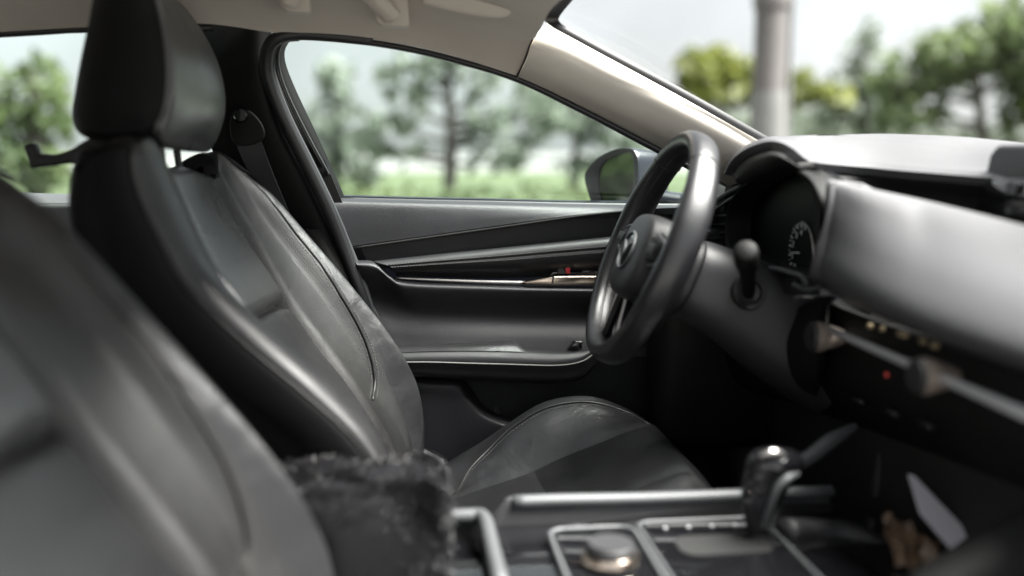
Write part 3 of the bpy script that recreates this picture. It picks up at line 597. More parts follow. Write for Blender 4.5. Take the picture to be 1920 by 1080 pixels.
    mk('inner_bolster', *gmesh(sub(2 * S, 4 * S)), 'leather_soft', seat)
    mk('centre_panel', *gmesh(sub(4 * S, 6 * S, 0, cs_ + 1)), 'leather_lit', seat)
    mk('lumbar_panel', *gmesh(sub(4 * S, 6 * S, cs_)), 'leather', seat)
    mk('outer_bolster', *gmesh(sub(6 * S, 8 * S)), 'leather_perf', seat, label='perforated leather bolster on the door side')
    mk('outer_side_panel', *gmesh(sub(8 * S, 10 * S)), 'leather_worn', seat)
    mk('back_shell', *gmesh(sub(10 * S, 12 * S)), 'vinyl', seat)
    # piping: near seam and far seam
    tube('piping', (G[2 * S] + n[2 * S] * .0015)[2 * U - 4::3], .0016, 'piping', seat, 2)
    fpx = cr(np.array([(452., 324, 0), (488, 357, 0), (524, 399, 0), (556, 441, 0), (600, 495, 0), (628, 537, 0), (656, 583, 0), (684, 636, 0), (699, 684, 0), (702, 718, 0), (697, 750, 0)]), 3)
    cand = G[6 * S:9 * S + 1].reshape(-1, 3); cn = n[6 * S:9 * S + 1].reshape(-1, 3); rel = cand - _c
    dep = rel @ _f; sx = 960 + FPX * (rel @ _r) / dep; sy = 540 - FPX * (rel @ _u) / dep
    def hit(x, y):                                             # the place on the bolster that the seam passes
        w_ = 1 / ((sx - x) ** 2 + (sy - y) ** 2 + 4.) ** 2; w_ /= w_.sum(); return (cand * w_[:, None]).sum(0), (cn * w_[:, None]).sum(0)
    hp = [hit(p[0], p[1]) for p in fpx]; fp = np.array([a + b * .0012 for a, b in hp])
    tube('piping', fp, .0024, 'piping', seat, 2)
    stitches('stitching', cr(np.array([a + b * .0012 for a, b in [hit(p[0] + 7, p[1] - 1) for p in fpx]]), 3), seat, .006, .0038)
    stitches('stitching', cr(np.array([a + b * .0012 for a, b in [hit(p[0] - 6, p[1] + 1) for p in fpx]]), 3), seat, .006, .0038)
    # black cap behind the shoulders
    loft('shoulder_cap', [row(1.60, (330, 312), (352, 296), (378, 288), (402, 300), (408, 326)), row(1.64, (345, 310), (362, 292), (384, 286), (406, 296), (411, 322)), row(1.66, (352, 306), (368, 291), (388, 286), (408, 293), (414, 316))], 'vinyl', seat, 4, 4, .02)
    # cushion
    Cs = row(1.60, (730, 975), (800, 950), (855, 930), (897, 915), (946, 899), (992, 883), (1052, 855), (1122, 827), (1180, 804), (1214, 797))
    Cc = row([1.66, 1.645, 1.635, 1.66, 1.685, 1.70, 1.705, 1.705, 1.695, 1.665], (750, 965), (805, 944), (852, 927), (882, 880), (918, 843), (960, 803), (1026, 765), (1105, 755), (1178, 775), (1214, 795))
    Co = row(1.742, (775, 905), (800, 890), (826, 876), (860, 858), (900, 838), (950, 811), (1020, 772), (1104, 760), (1178, 782), (1213, 802))
    roll = [V3(.022, 0, -.012), V3(.042, 0, -.045), V3(.045, 0, -.12), V3(.03, 0, -.20)]
    def ext(a, k=1.): return np.concatenate([a, [a[-1] + q * V3(k, 1, 1) for q in roll]])
    Cs, Cc, Co = ext(Cs), ext(Cc), ext(Co, .7)
    Cm = Cs * V3(1, 0, 1) + V3(.006, 1.48, -.004)
    low = Co + V3(-.005, .01, -.14); low[:, 2] = np.minimum(low[:, 2], .42)
    mir_ = lambda a: a * V3(1, -1, 1) + V3(0, 2.96, 0)
    crow = [low, Co, Cc, Cs, Cm, mir_(Cs), mir_(Cc) + V3(0, 0, -.022), mir_(Co) + V3(0, 0, -.022), mir_(low)]
    Gc = grid(crow, 7, 10); nc = normals(Gc)
    nc *= np.sign(nc[40, 30][2]) if nc[40, 30][2] else 1
    for i, d in ((3, .004), (5, .004)):
        for o, k in ((0, 1), (1, .5), (-1, .5)): Gc[i * 10 + o, 14:64] -= nc[i * 10 + o, 14:64] * d * k
    # the seat insert ends in a cross seam
    for o, k in ((0, 1), (1, .5), (-1, .5)): Gc[31:50, 36 + o] -= nc[31:50, 36 + o] * .003 * k
    mk('cushion_outer_bolster', *gmesh(Gc[:31]), 'leather_worn', seat)
    mk('cushion_insert', *gmesh(Gc[30:51, :37]), 'leather', seat)
    mk('cushion_front', *gmesh(Gc[30:51, 36:]), 'leather', seat)
    mk('cushion_inner_bolster', *gmesh(Gc[50:]), 'leather', seat)
    pc = Gc[20, 13:66] + nc[20, 13:66] * .001
    tube('cushion_piping', pc[::2], .0022, 'piping', seat, 2)
    stitches('cushion_stitching', Gc[21, 13:66] + nc[21, 13:66] * .0007 + V3(0, -.001, 0), seat, .006, .0038)
    # base, hinge cover and belt buckle
    box('seat_base', (-.42, 1.27, .27), (.36, 1.70, .44), 'plastic', seat, .02)
    slab('recliner_cover', row(1.735, (782, 850), (796, 846), (834, 868), (826, 884), (800, 880), (782, 872)), V3(0, .02, 0), 'silver', seat, .004)
    slab('recliner_lever', row(1.73, (783, 842), (790, 836), (793, 850), (786, 856)), V3(0, .02, 0), 'plastic', seat, .003)
    # headrest
    H = [
     row(1.40, (180, -18), (166, 45), (152, 110), (141, 170), (135, 218), (148, 250)),
     row(1.35, (225, -30), (222, 40), (216, 110), (208, 175), (205, 228), (215, 256)),
     row(1.352, (284, -28), (300, 35), (309, 95), (311, 150), (305, 200), (288, 246)),
     row(1.375, (296, -34), (318, 30), (333, 90), (340, 150), (336, 205), (316, 262)),
     row(1.48, (300, -40), (338, 22), (372, 84), (390, 150), (392, 210), (362, 272)),
     row(1.585, (296, -38), (348, 20), (392, 82), (416, 150), (420, 212), (398, 276)),
     row(1.625, (272, -25), (330, 8), (378, 90), (400, 155), (402, 212), (384, 262)),
     row(1.60, (215, -15), (240, 45), (255, 110), (262, 170), (262, 215), (266, 250)),
     row(1.48, (195, -22), (190, 45), (182, 110), (176, 170), (172, 216), (185, 250)),
    ]
    tp = np.mean([h[0] for h in H], 0); bt = np.mean([h[-1] for h in H], 0)
    HR = [np.concatenate([[tp + V3(0, 0, .028)], [(h[0] * .62 + tp * .38) + V3(0, 0, .018)], h, [h[-1] * .7 + bt * .3 + V3(0, 0, -.010)], [bt + V3(0, 0, -.012)]]) for h in H]
    Gh = grid(HR, 7, 7, closed=True); nh = np.cross(np.gradient(Gh, axis=1), np.roll(Gh, -1, 0) - np.roll(Gh, 1, 0)); nh /= np.linalg.norm(nh, axis=2, keepdims=True) + 1e-9
    if nh[28, 35][0] < 0: nh = -nh
    for o, k in ((0, 1), (1, .5), (-1, .5)): Gh[14 + o, 8:58] -= nh[14 + o, 8:58] * .0035 * k
    idx = lambda a, b: [q % len(Gh) for q in range(a, b + 1)]
    hr = mk('headrest', *gmesh(Gh[idx(14, 42)]), 'leather_lit', seat)
    mk('headrest_side', *gmesh(Gh[idx(42, 77)]), 'vinyl', hr)
    stitches('headrest_stitching', Gh[16, 10:56] + nh[16, 10:56] * .0005, hr, .006, .004, material='piping')
    for y, x in ((1.425, 300), (1.545, 330)):
        a = P(x - 4, 240, y); tube('headrest_post', [a, a + V3(.005, 0, -.06), a + V3(.012, 0, -.14)], .0055, 'gray_plastic', seat, 3)
    return seat
GS = None
driver = make_seat('black leather driver seat facing the steering wheel', GS)
pas = copy_tree(driver); pas.name = 'leather_seat.001'
pas.location = (driver.location.x - .11, driver.location.y - .72, driver.location.z)
for ch in pas.children:
    if ch.name.startswith('cushion'): ch.location.z -= .035          # the passenger cushion sits lower
    if ch.name.startswith('recliner'): ch.location.y -= .51                # its hinge is on the other door side
pas['label'] = 'blurred grey black leather passenger seat in the near foreground corner'
# coat hook clipped to the headrest posts
hk = thing('coat_hook', 'black plastic bag hook clipped behind the driver headrest', 'hook', tuple(P(190, 290, 1.44)))
hpts = row(1.43, (42, 272), (50, 266), (62, 267), (70, 288), (100, 290), (130, 280), (160, 262), (178, 256), (205, 258), (205, 276), (180, 286), (150, 304), (100, 311), (55, 317))
slab('hook_arm', hpts, V3(0, .022, 0), 'plastic', hk, .004)
tube('clip', [P(205, 266, 1.40), P(250, 268, 1.42), P(296, 272, 1.43)], .008, 'plastic', hk, 4)

# seat belt
sb = thing('seat_belt', 'dark grey seat belt hanging from the guide on the door pillar', 'seat belt', tuple(P(450, 235, 1.70)))
loft('belt_strap', [row([1.705, 1.71, 1.735, 1.76, 1.775], (440, 262), (455, 300), (490, 365), (530, 440), (580, 530)), row([1.705, 1.71, 1.735, 1.76, 1.775], (488, 258), (502, 300), (528, 365), (560, 440), (605, 530))], 'belt', sb, 5, 4, .0015)
slab('belt_guide', cr(row(1.698, (432, 222), (462, 205), (490, 232), (494, 258), (470, 272), (438, 268)), 4, True), V3(0, .014, 0), 'black_trim', sb, .004)
lathe('guide_bolt', [(.001, .012), (.010, .012), (.013, .006), (.013, 0)], P(452, 216, 1.70), (0, -1, 0), 'gloss', sb, 20)

# sun visor and grab handle
gh = thing('grab_handle', 'beige folding grab handle on the headliner above driver window', 'grab handle', tuple(P(650, 0, 1.58)))
for x0, x1, yb in ((524, 582, 24), (702, 768, 50)):
    slab('handle_mount', row(1.588, (x0, -60), (x1 - 8, -60), (x1, yb - 6), (x1 - 4, yb), (x0 + 14, yb - 2), (x0 + 2, yb - 12)), V3(0, .03, 0), 'headliner', gh, .006)
tube('handle_bar', [P(540, 5, 1.575), P(560, -25, 1.56), P(620, -32, 1.55), P(680, -20, 1.555), P(710, 5, 1.57), P(735, 32, 1.585)], .0135, 'headliner', gh, 6, ry=.018)
sv = thing('sun_visor', 'beige folded sun visor at the top edge beside the windscreen', 'sun visor', tuple(P(890, -20, 1.5)))
v0 = row(1.53, (800, -60), (850, -60), (900, -60), (950, -60), (985, -55)); v1 = row(1.545, (795, 2), (850, 16), (900, 24), (945, 25), (968, 4)); v2 = row(1.56, (790, 4), (850, 19), (900, 28), (950, 28), (974, 4)); v3 = row(1.575, (795, -5), (850, 8), (900, 14), (945, 14), (970, -8))
loft('visor_board', [v0, v1, v2, v3], 'headliner', sv, 5, 4, .008)
tube('visor_pin', [P(958, 12, 1.565), P(975, 14, 1.58), P(990, 14, 1.60)], .007, 'headliner', sv, 3)

# ================================================================== STEERING WHEEL
TILT = R(23.0); WYAW = R(1.5)
Cw = P(1216, 464, 1.48); AL = V3(math.sin(WYAW), math.cos(WYAW), 0); AF = V3(math.cos(WYAW), -math.sin(WYAW), 0); AU = AF * math.sin(TILT) + V3(0, 0, math.cos(TILT)); AN = -AF * math.cos(TILT) + V3(0, 0, math.sin(TILT))
W = lambda l, u, n: Cw + AL * l + AU * u + AN * n
sw = thing('steering_wheel', 'black leather three spoke steering wheel with round hub emblem', 'steering wheel', tuple(Cw))
RR = .174; HD = -.016
def rimpt(q, dr=0, dn=0): return W((RR + dr) * math.sin(q), (RR + dr) * math.cos(q), dn)
qs = np.linspace(0, 2 * math.pi, 96, endpoint=False); Vr = []
for q in qs:
    thick = 1 + .10 * math.exp(-((abs(math.sin(q)) - .95) / .12) ** 2)
    for j in range(20):
        a = 2 * math.pi * j / 20; ca, sa = math.cos(a), math.sin(a)
        Vr.append(rimpt(q, .0145 * thick * np.sign(ca) * abs(ca) ** .9, .0225 * thick * np.sign(sa) * abs(sa) ** .9))
mk('rim', *gmesh(np.array(Vr).reshape(96, 20, 3), True, True), 'wheel_leather', sw)
for q in (R(38), R(-38), R(122), R(-122)):
    ring = [rimpt(q, .0148 * math.cos(a), .0228 * math.sin(a)) for a in np.linspace(0, 2 * math.pi, 24, endpoint=False)]
    tube('rim_seam', ring, .0011, 'dark', sw, 1, closed=True, n=6)
ring = [rimpt(q, -.0151, .004) for q in np.linspace(0, 2 * math.pi, 96, endpoint=False)]
stitches('rim_stitching', ring, sw, .006, .0036)
def sring(hw, hh, n, sq=3.2, m=40, du=0):
    o = []
    for j in range(m):
        a = 2 * math.pi * j / m; c, s = math.cos(a), math.sin(a)
        k = hh * (1 if s > 0 else 1.08); o.append(W(hw * np.sign(c) * abs(c) ** (2 / sq), HD + du + k * np.sign(s) * abs(s) ** (2 / sq), n))
    return o
hub = mk('hub', *gmesh(cr(np.array([sring(.055, .048, -.055), sring(.076, .062, -.035), sring(.078, .066, -.005), sring(.076, .064, .014), sring(.069, .057, .024), sring(.045, .038, .028), sring(.004, .004, .029)]), 4), closed_u=True), 'plastic', sw)
# emblem: oval with spread wings
el = [W(.036 * math.cos(a), HD + .029 * math.sin(a), 0.0302) for a in np.linspace(0, 2 * math.pi, 40, endpoint=False)]
em = tube('emblem_ring', el, .0024, 'silver', hub, 1, closed=True)
for sgn in (1, -1):
    tube('emblem_wing', [W(0, HD - .008, .031), W(sgn * .010, HD + .004, .031), W(sgn * .021, HD + .012, .0308), W(sgn * .032, HD + .013, .0302)], [.0025, .0035, .0028, .0015], 'silver', hub, 4)
slab('emblem_disc', [W(.035 * math.cos(a), HD + .028 * math.sin(a), .0282) for a in np.linspace(0, 2 * math.pi, 32, endpoint=False)], AN * .0012, 'gloss', hub, 0)
for sgn in (1, -1):
    s0 = np.array([W(sgn * .07, .028, .008), W(sgn * .11, .022, .004), W(sgn * .15, .018, 0), W(sgn * .166, .016, -.002)]); s1 = np.array([W(sgn * .07, .004, .020), W(sgn * .11, 0, .014), W(sgn * .15, -.004, .008), W(sgn * .166, -.006, .004)]); s2 = np.array([W(sgn * .07, -.024, .008), W(sgn * .11, -.026, .003), W(sgn * .15, -.024, 0), W(sgn * .166, -.024, -.002)])
    sp = loft('spoke', [s0, s1, s2], 'plastic', sw, 5, 5, .018)
    slab('button_panel', [W(sgn * .086, .018, .016), W(sgn * .128, .013, .012), W(sgn * .128, -.014, .012), W(sgn * .086, -.018, .016)], AN * .006, 'black_trim', sp, .002)
    tube('spoke_trim', [W(sgn * .084, .024, .016), W(sgn * .11, .020, .0165), W(sgn * .136, .012, .014), W(sgn * .134, -.016, .014), W(sgn * .10, -.024, .016)], .0018, 'silver', sp, 5)
    for k in range(3): slab('button', [W(sgn * (.09 + k * .013), .008, .0225), W(sgn * (.099 + k * .013), .007, .0225), W(sgn * (.099 + k * .013), -.007, .0225), W(sgn * (.09 + k * .013), -.008, .0225)], AN * .002, 'plastic', sp, .0008)
    b0 = np.array([W(sgn * .012, -.06, .006), W(sgn * .022, -.10, .002), W(sgn * .034, -.14, -.002), W(sgn * .04, -.166, -.004)]); b1 = np.array([W(sgn * .026, -.055, .008), W(sgn * .036, -.10, .004), W(sgn * .046, -.138, 0), W(sgn * .056, -.160, -.004)])
    ls = loft('lower_spoke', [b0, (b0 + b1) / 2 + AN * .005, b1], 'plastic', sw, 4, 4, .012); tube('lower_spoke_trim', b1 + AN * .003, .0026, 'chrome', ls, 5)

# ================================================================== STEERING COLUMN
scol = thing('column_shroud', 'grey steering column shroud with control stalks behind the wheel', 'steering column', tuple(W(0, 0, -.2)))
mk('shroud', *gmesh(cr(np.array([sring(.052, .046, -.062, 2.6), sring(.066, .056, -.068, 2.8), sring(.074, .062, -.10, 3), sring(.082, .070, -.16, 3, du=-.004), sring(.090, .082, -.23, 3, du=-.012), sring(.10, .095, -.33, 3, du=-.02)]), 5), closed_u=True), 'gray_plastic', scol)
mk('collar', *gmesh(cr(np.array([sring(.058, .05, -.048, 2.6), sring(.070, .058, -.052, 2.8), sring(.072, .060, -.068, 2.8), sring(.060, .05, -.07, 2.8)]), 3), closed_u=True), 'plastic', scol)
sb_, stp = P(1404, 546, 1.392), P(1399, 470, 1.285); dr = (stp - sb_) / np.linalg.norm(stp - sb_); ln = np.linalg.norm(stp - sb_)
lathe('stalk_socket', [(.024, -.012), (.027, -.006), (.025, .001), (.019, -.002), (.016, -.02)], sb_ + V3(0, -.006, 0), (0, -1, .25), 'dark', scol, 28)
lathe('wiper_stalk', [(.006, -.03), (.0095, 0), (.011, ln * .4), (.0135, ln * .62), (.0165, ln * .72), (.0172, ln * .92), (.0158, ln), (.012, ln + .003), (.001, ln + .004)], sb_, dr, 'black_trim', scol, 28)
tube('light_stalk', [W(.07, .0, -.12), W(.12, .01, -.10), W(.19, .02, -.09)], [.008, .009, .013], 'plastic', scol, 4)
for sgn in (1, -1):
    pd = [W(sgn * .075, .03, -.03), W(sgn * .10, .042, -.034), W(sgn * .112, .03, -.036), W(sgn * .108, -.02, -.036), W(sgn * .088, -.06, -.034), W(sgn * .078, -.062, -.034), W(sgn * .07, -.02, -.03)]
    slab('paddle', cr(pd, 4, True), AN * -.007, 'gray_plastic', scol, .002)

# ================================================================== DASHBOARD
dash = thing('dashboard', 'long dark grey padded dashboard with hooded gauge cluster under the windscreen', 'dashboard', (.8, 1.12, .6))
HX = [.545, .535, .53, .53, .533, .54, .555, .58, .66, .71, .76, .78, .78]
d0 = rowx(HX, (1372, 330), (1383, 310), (1404, 292), (1434, 281), (1455, 281), (1476, 291), (1498, 309), (1524, 319), (1610, 327), (1705, 336), (1840, 347), (2010, 360), (2400, 400))
dm = rowx([.57, .565, .56, .56, .565, .57, .59, .62, .69, .74, .79, .81, .81], (1380, 325), (1392, 305), (1412, 287), (1440, 276), (1462, 276), (1486, 285), (1512, 300), (1544, 308), (1625, 315), (1717, 322), (1845, 333), (2010, 346), (2400, 384))
d1 = rowx([.605, .60, .60, .61, .62, .64, .67, .71, .77, .82, .87, .89, .89], (1395, 320), (1405, 300), (1425, 282), (1450, 271), (1475, 269), (1505, 268), (1535, 268), (1575, 267.5), (1650, 269), (1735, 274), (1848, 287), (2010, 300), (2400, 338))
d2 = d1 + V3(.13, .0, -.005); d2[:, 1] = np.minimum(d2[:, 1], 1.74); d3 = d1 + V3(.26, 0, -.05); d3[:, 1] = np.minimum(d3[:, 1], 1.76)
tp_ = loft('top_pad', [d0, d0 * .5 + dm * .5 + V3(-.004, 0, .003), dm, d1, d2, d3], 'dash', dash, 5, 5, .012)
# hood lip over the cluster
h1 = rowx([.530, .523, .518, .516, .519, .528, .548], (1377, 335), (1390, 320), (1411, 305), (1438, 294), (1458, 293), (1477, 300), (1499, 314))
h2 = rowx([.538, .534, .530, .528, .532, .540, .556], (1384, 343), (1398, 340), (1420, 328), (1443, 318), (1462, 313), (1481, 313), (1502, 322))
h3 = h2 + V3(.03, 0, .002)
loft('hood_lip', [d0[:7] + V3(.001, 0, -.001), h1, h2, h3], 'black_trim', dash, 6, 6, .006)
u_ = d0[6:]; loft('under_pad_shadow', [u_ + V3(.004, 0, -.004), u_ + V3(.03, 0, -.03), u_ + V3(.035, 0, -.10)], 'dark', dash, 5, 4, .01)  # matte black sheet standing in for the shadow gap below the pad
# binnacle
bo = [(1361, 427), (1365, 393), (1380, 364), (1401, 345), (1437, 324), (1476, 314), (1501, 323), (1523, 342), (1539, 376), (1546, 408), (1541, 449), (1532, 484), (1522, 512), (1498, 514), (1450, 504), (1400, 486), (1366, 460)]
bo0 = rowx(.553, *bo); bc = bo0.mean(0)
def bsc(s, dx): o = bc + (bo0 - bc) * s; o[:, 0] += dx; return o
Gbn = cr(np.array([cr(q, 4, True) for q in (bsc(1.03, .012), bsc(1.018, .001), bsc(1.0, 0), bsc(.985, .015), bsc(.965, .046))]), 4)
mk('binnacle', *gmesh(Gbn, closed_u=True), 'black_trim', dash)
face = slab('cluster_face', cr(bsc(.97, .041), 4, True), V3(.01, 0, 0), 'cluster', dash, 0)
# gauge
XG = .553 + .039
gc = PX(1502, 474, XG); gr = .046
GP = lambda a, r, dx=0: gc + V3(-.0006 + dx, -math.sin(a) * r, math.cos(a) * r)
tube('gauge_ring', [GP(a, gr) for a in np.linspace(R(-8), R(150), 30)], np.r_[np.linspace(.0003, .0014, 15), np.linspace(.0014, .0004, 15)], 'chrome', face, 1, n=6)
for i, a in enumerate(np.linspace(R(-140), R(20), 17)):
    r0 = gr * (.80 if i % 2 == 0 else .88); wv = V3(0, -math.cos(a), -math.sin(a)) * (.0011 if i % 2 == 0 else .0006)
    slab('gauge_tick', [GP(a, r0) - wv, GP(a, r0) + wv, GP(a, gr * .97) + wv, GP(a, gr * .97) - wv], V3(-.0004, 0, 0), 'white_print', face, 0)
fnt = {'0': [[(0, 0), (1, 0), (1, 2), (0, 2), (0, 0)]], '1': [[(.5, 0), (.5, 2), (.2, 1.6)]], '2': [[(0, 2), (1, 2), (1, 1), (0, 1), (0, 0), (1, 0)]], '3': [[(0, 2), (1, 2), (1, 0), (0, 0)], [(.2, 1), (1, 1)]], '4': [[(.8, 0), (.8, 2), (0, .7), (1, .7)]]}
for ch, a in zip('01234', np.linspace(R(-140), R(0), 5)):
    c0 = GP(a, gr * .66)
    for stq in fnt[ch]: tube('gauge_numeral', [c0 + V3(-.0005, -(x - .5) * .005, (z - 1) * .004) for x, z in stq], .0007, 'white_print', face, 1, n=5)
tube('needle', [GP(R(-95), gr * .05, -.002), GP(R(-95), gr * .8, -.002)], [.0012, .0005], 'white_print', face, 1, n=6)
tube('lower_lip', rowx(.55, (1432, 502), (1462, 506), (1490, 514), (1506, 520), (1514, 536)), .0045, 'gray_plastic', dash, 5)
slab('lip_cover', rowx(.56, (1440, 510), (1500, 522), (1512, 545), (1520, 556), (1470, 552), (1440, 535)), V3(.02, 0, 0), 'plastic', dash, .003)
tube('column_joint', rowx(.548, (1490, 536), (1510, 545), (1528, 545), (1540, 538)), [.005, .005, .005, .001], 'plastic', dash, 4)
# far side vent
vb = slab('side_vent', rowx(.60, (1320, 402), (1345, 380), (1392, 350), (1400, 380), (1385, 450), (1320, 450)), V3(.03, 0, 0), 'dark', dash, .004)
tube('vent_trim', rowx(.595, (1318, 396), (1340, 380), (1366, 362), (1392, 348)), .005, 'gray_plastic', vb, 4)
tube('vent_trim', rowx(.59, (1318, 408), (1340, 394), (1362, 378), (1378, 368)), .003, 'silver', vb, 4)
for y in (405, 421, 437): tube('vent_slat', rowx(.593, (1322, y + 2), (1345, y), (1366, y - 1)), .0022, 'gray_plastic', vb, 3)
# big padded fascia
FX = (1552, 1602, 1684, 1762, 1920, 2100, 2500)
FR = [((.60, .63, .665, .695, .72, .73, .73), (1554, 1600, 1680, 1760, 1920, 2100, 2500), (344, 347, 370, 394, 437, 486, 598)),
      ((.557, .588, .628, .662, .695, .705, .705), FX, (340, 342, 366, 390, 431, 478, 588)),
      ((.556, .580, .608, .632, .65, .66, .66), (1552, 1605, 1688, 1766, 1920, 2100, 2500), (384, 396, 426, 452, 497, 550, 670)),
      ((.555, .568, .583, .593, .60, .61, .61), (1547, 1603, 1688, 1766, 1920, 2100, 2500), (440, 466, 496, 522, 572, 632, 762)),
      ((.552, .556, .562, .565, .57, .58, .58), (1537, 1600, 1688, 1766, 1920, 2100, 2500), (492, 530, 562, 592, 648, 712, 854)),
      ((.562, .562, .565, .568, .573, .583, .583), (1530, 1598, 1690, 1768, 1920, 2100, 2500), (520, 562, 594, 625, 682, 748, 894)),
      ((.60, .60, .605, .61, .615, .625, .625), (1528, 1598, 1690, 1768, 1920, 2100, 2500), (530, 574, 606, 636, 694, 760, 908))]
frows = []
for xs_, px_, py_ in FR:
    a = rowx(list(xs_), *zip(px_, py_))
    for q in (0, 2): a[:, q] = np.polyval(np.polyfit(a[:, 1], a[:, q], 3, w=[6, 2, 1, 1, 1, 1, 1]), a[:, 1])      # one fair curve across the car
    e = np.array([a[0] + V3(.05, .02, -.004), a[0] + V3(.006, .004, 0)]); frows.append(np.concatenate([e, a]))
frows[0] = frows[1] + V3(.022, 0, -.007)
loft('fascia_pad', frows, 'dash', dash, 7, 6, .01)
# lower dash: knee panel, climate panel, bar and knobs
kn = [rowx([.60, .59, .585, .58], (1180, 560), (1300, 580), (1420, 600), (1540, 560)), rowx([.58, .57, .565, .565], (1180, 610), (1300, 640), (1420, 660), (1535, 640)), rowx([.60, .60, .60, .60], (1180, 680), (1300, 710), (1420, 730), (1530, 735)), rowx([.72, .72, .72, .72], (1180, 700), (1300, 730), (1420, 750), (1530, 760))]
loft('knee_panel', kn, 'black_trim', dash, 5, 5, .012)
ST = [(1530, 560), (1640, 600), (1780, 650), (1920, 705), (2300, 850)]
cp = loft('climate_panel', [rowx(.605, *ST), rowx(.60, *[(x - 2, y + 60) for x, y in ST]), rowx(.605, *[(x - 6, y + 130) for x, y in ST]), rowx(.66, *[(x - 60, y + 190) for x, y in ST])], 'black_trim', dash, 4, 4, .012)
bar0, bar1 = PX(1528, 606, .575), PX(1990, 806, .575)
tube('climate_bar', [bar0, (bar0 + bar1) / 2, bar1], .0052, 'bar', dash, 2, ry=.006)
for (x, y, nm) in ((1553, 632, 'driver'), (1757, 706, 'passenger')):
    o = PX(x, y, .578)
    kb = lathe('climate_knob', [(.009, -.024), (.0125, -.014), (.0185, .006), (.0205, .014), (.0200, .021)], o, (-1, 0, .05), 'champagne', dash, 36)
    lathe('knob_grip', [(.0197, .0205), (.0197, .0235), (.0175, .0265), (.010, .0272), (.001, .0272)], o, (-1, 0, .05), 'plastic', kb, 36)
for (x, y, wd) in ((1628, 612, 7), (1650, 617, 4), (1688, 627, 15), (1726, 640, 6), (1748, 648, 8)):
    a = PX(x, y, .597); slab('climate_button', [a + V3(0, wd * .0006, -.003), a + V3(0, -wd * .0006, -.003), a + V3(0, -wd * .0006, .003), a + V3(0, wd * .0006, .003)], V3(.006, 0, 0), 'amber', dash, .0006)
a = PX(1660, 703, .596); slab('hazard_light', [a + V3(0, .002, -.003), a + V3(0, -.002, -.003), a + V3(0, -.002, .003), a + V3(0, .002, .003)], V3(.006, 0, 0), 'red_led', dash, .001)
lathe('start_button', [(.020, 0), (.021, .004), (.019, .006), (.017, .005), (.001, .005)], PX(1536, 672, .592), (-1, 0, .05), 'gloss', dash, 28)
lathe('start_ring', [(.0185, .0062), (.0192, .0068), (.0200, .0062)], PX(1536, 672, .592), (-1, 0, .05), 'silver', dash, 28)
for i in range(3):
    a = PX(1600 + i * 62, 745 + i * 22, .612); tube('switch_row', [a, a + V3(0, -.03, 0)], .004, 'plastic', dash, 1)
box('lower_fascia', (.66, .45, .42), (.98, 1.72, .74), 'dark', dash, .02)

box('shade_end_panel', (.45, 1.665, .52), (.78, 1.785, .80), 'black_trim', dash, .03)  # dash end, added in black to supply the shade on the door front
# screen standing on the dashboard
scn = thing('display_screen', 'slim black display screen standing on the dashboard middle', 'screen', tuple(PX(1880, 400, .77)))
so = rowx(.762, (1834, 400), (1834, 300), (1838, 284), (1852, 274), (1890, 268), (2250, 250), (2250, 470), (1834, 412))
so[:, 2] = np.where(so[:, 2] > 1.0, so[:, 2], so[:, 2])
y0, y1 = float(so[0][1]), .985; z0, z1 = float(PX(1834, 402, .762)[2]), float(PX(1842, 272, .762)[2])
scr = slab('housing', [V3(.758, y0, z0), V3(.772, y0, z1 - .012), V3(.774, y0 - .012, z1), V3(.774, y1 + .012, z1), V3(.772, y1, z1 - .012), V3(.758, y1, z0)], V3(.03, 0, 0), 'plastic', scn, .006)
zs = float(PX(1850, 333, .762)[2])
slab('screen_panel', [V3(.7545, y0 - .006, z0 + .004), V3(.762, y0 - .006, zs), V3(.762, y1 + .006, zs), V3(.7545, y1 + .006, z0 + .004)], V3(.003, 0, 0), 'gloss', scn, .0008)
for (x, y, s) in ((1893, 352, .012), (1890, 395, .006), (1918, 394, .004)):
    a = PX(x, y, .753); slab('screen_icon', [a + V3(0, s * .7, -s * .6), a + V3(0, -s * .7, -s * .6), a + V3(.001, -s * .7, s * .6), a + V3(.001, s * .7, s * .6)], V3(.0015, 0, 0), 'silver', scn, 0)

# ================================================================== CENTRE CONSOLE
con = thing('center_console', 'dark centre console with glossy deck and silver trim between the seats', 'console', (.15, YC, .3))
ZD = .572
box('deck', (-.30, 1.0, .40), (.62, 1.236, ZD), 'gloss', con, .006)
rt = row(1.232, (902, 1006), (958, 936), (1150, 931), (1390, 925), (1560, 917))
wall = [(900, 1012), (955, 943), (1560, 924), (1560, 985), (920, 1022)]
slab('side_wall', row(1.222, *wall), V3(0, .03, 0), 'dash', con, .006)
tr = tube('rail_trim', row(1.224, (962, 941), (1050, 938), (1200, 935), (1390, 928), (1560, 921)), .0085, 'silver', con, 4, ry=.010)
slab('wall_recess', row(1.2195, (1000, 990), (1320, 952), (1560, 942), (1560, 985), (930, 1015)), V3(0, .004, 0), 'plastic', con, .001)
# switches by the rail
for i, x in enumerate((1066, 1108)):
    a = P(x, 1002, 1.195); s_ = slab('drive_switch', [a, a + V3(.024, 0, 0), a + V3(.024, -.02, 0), a + V3(0, -.02, 0)], V3(0, 0, .014), 'plastic', con, .003)
    slab('switch_mark', [a + V3(.008, -.006, .0142), a + V3(.014, -.006, .0142), a + V3(.014, -.01, .0142), a + V3(.008, -.01, .0142)], V3(0, 0, .0008), 'silver', s_, 0)
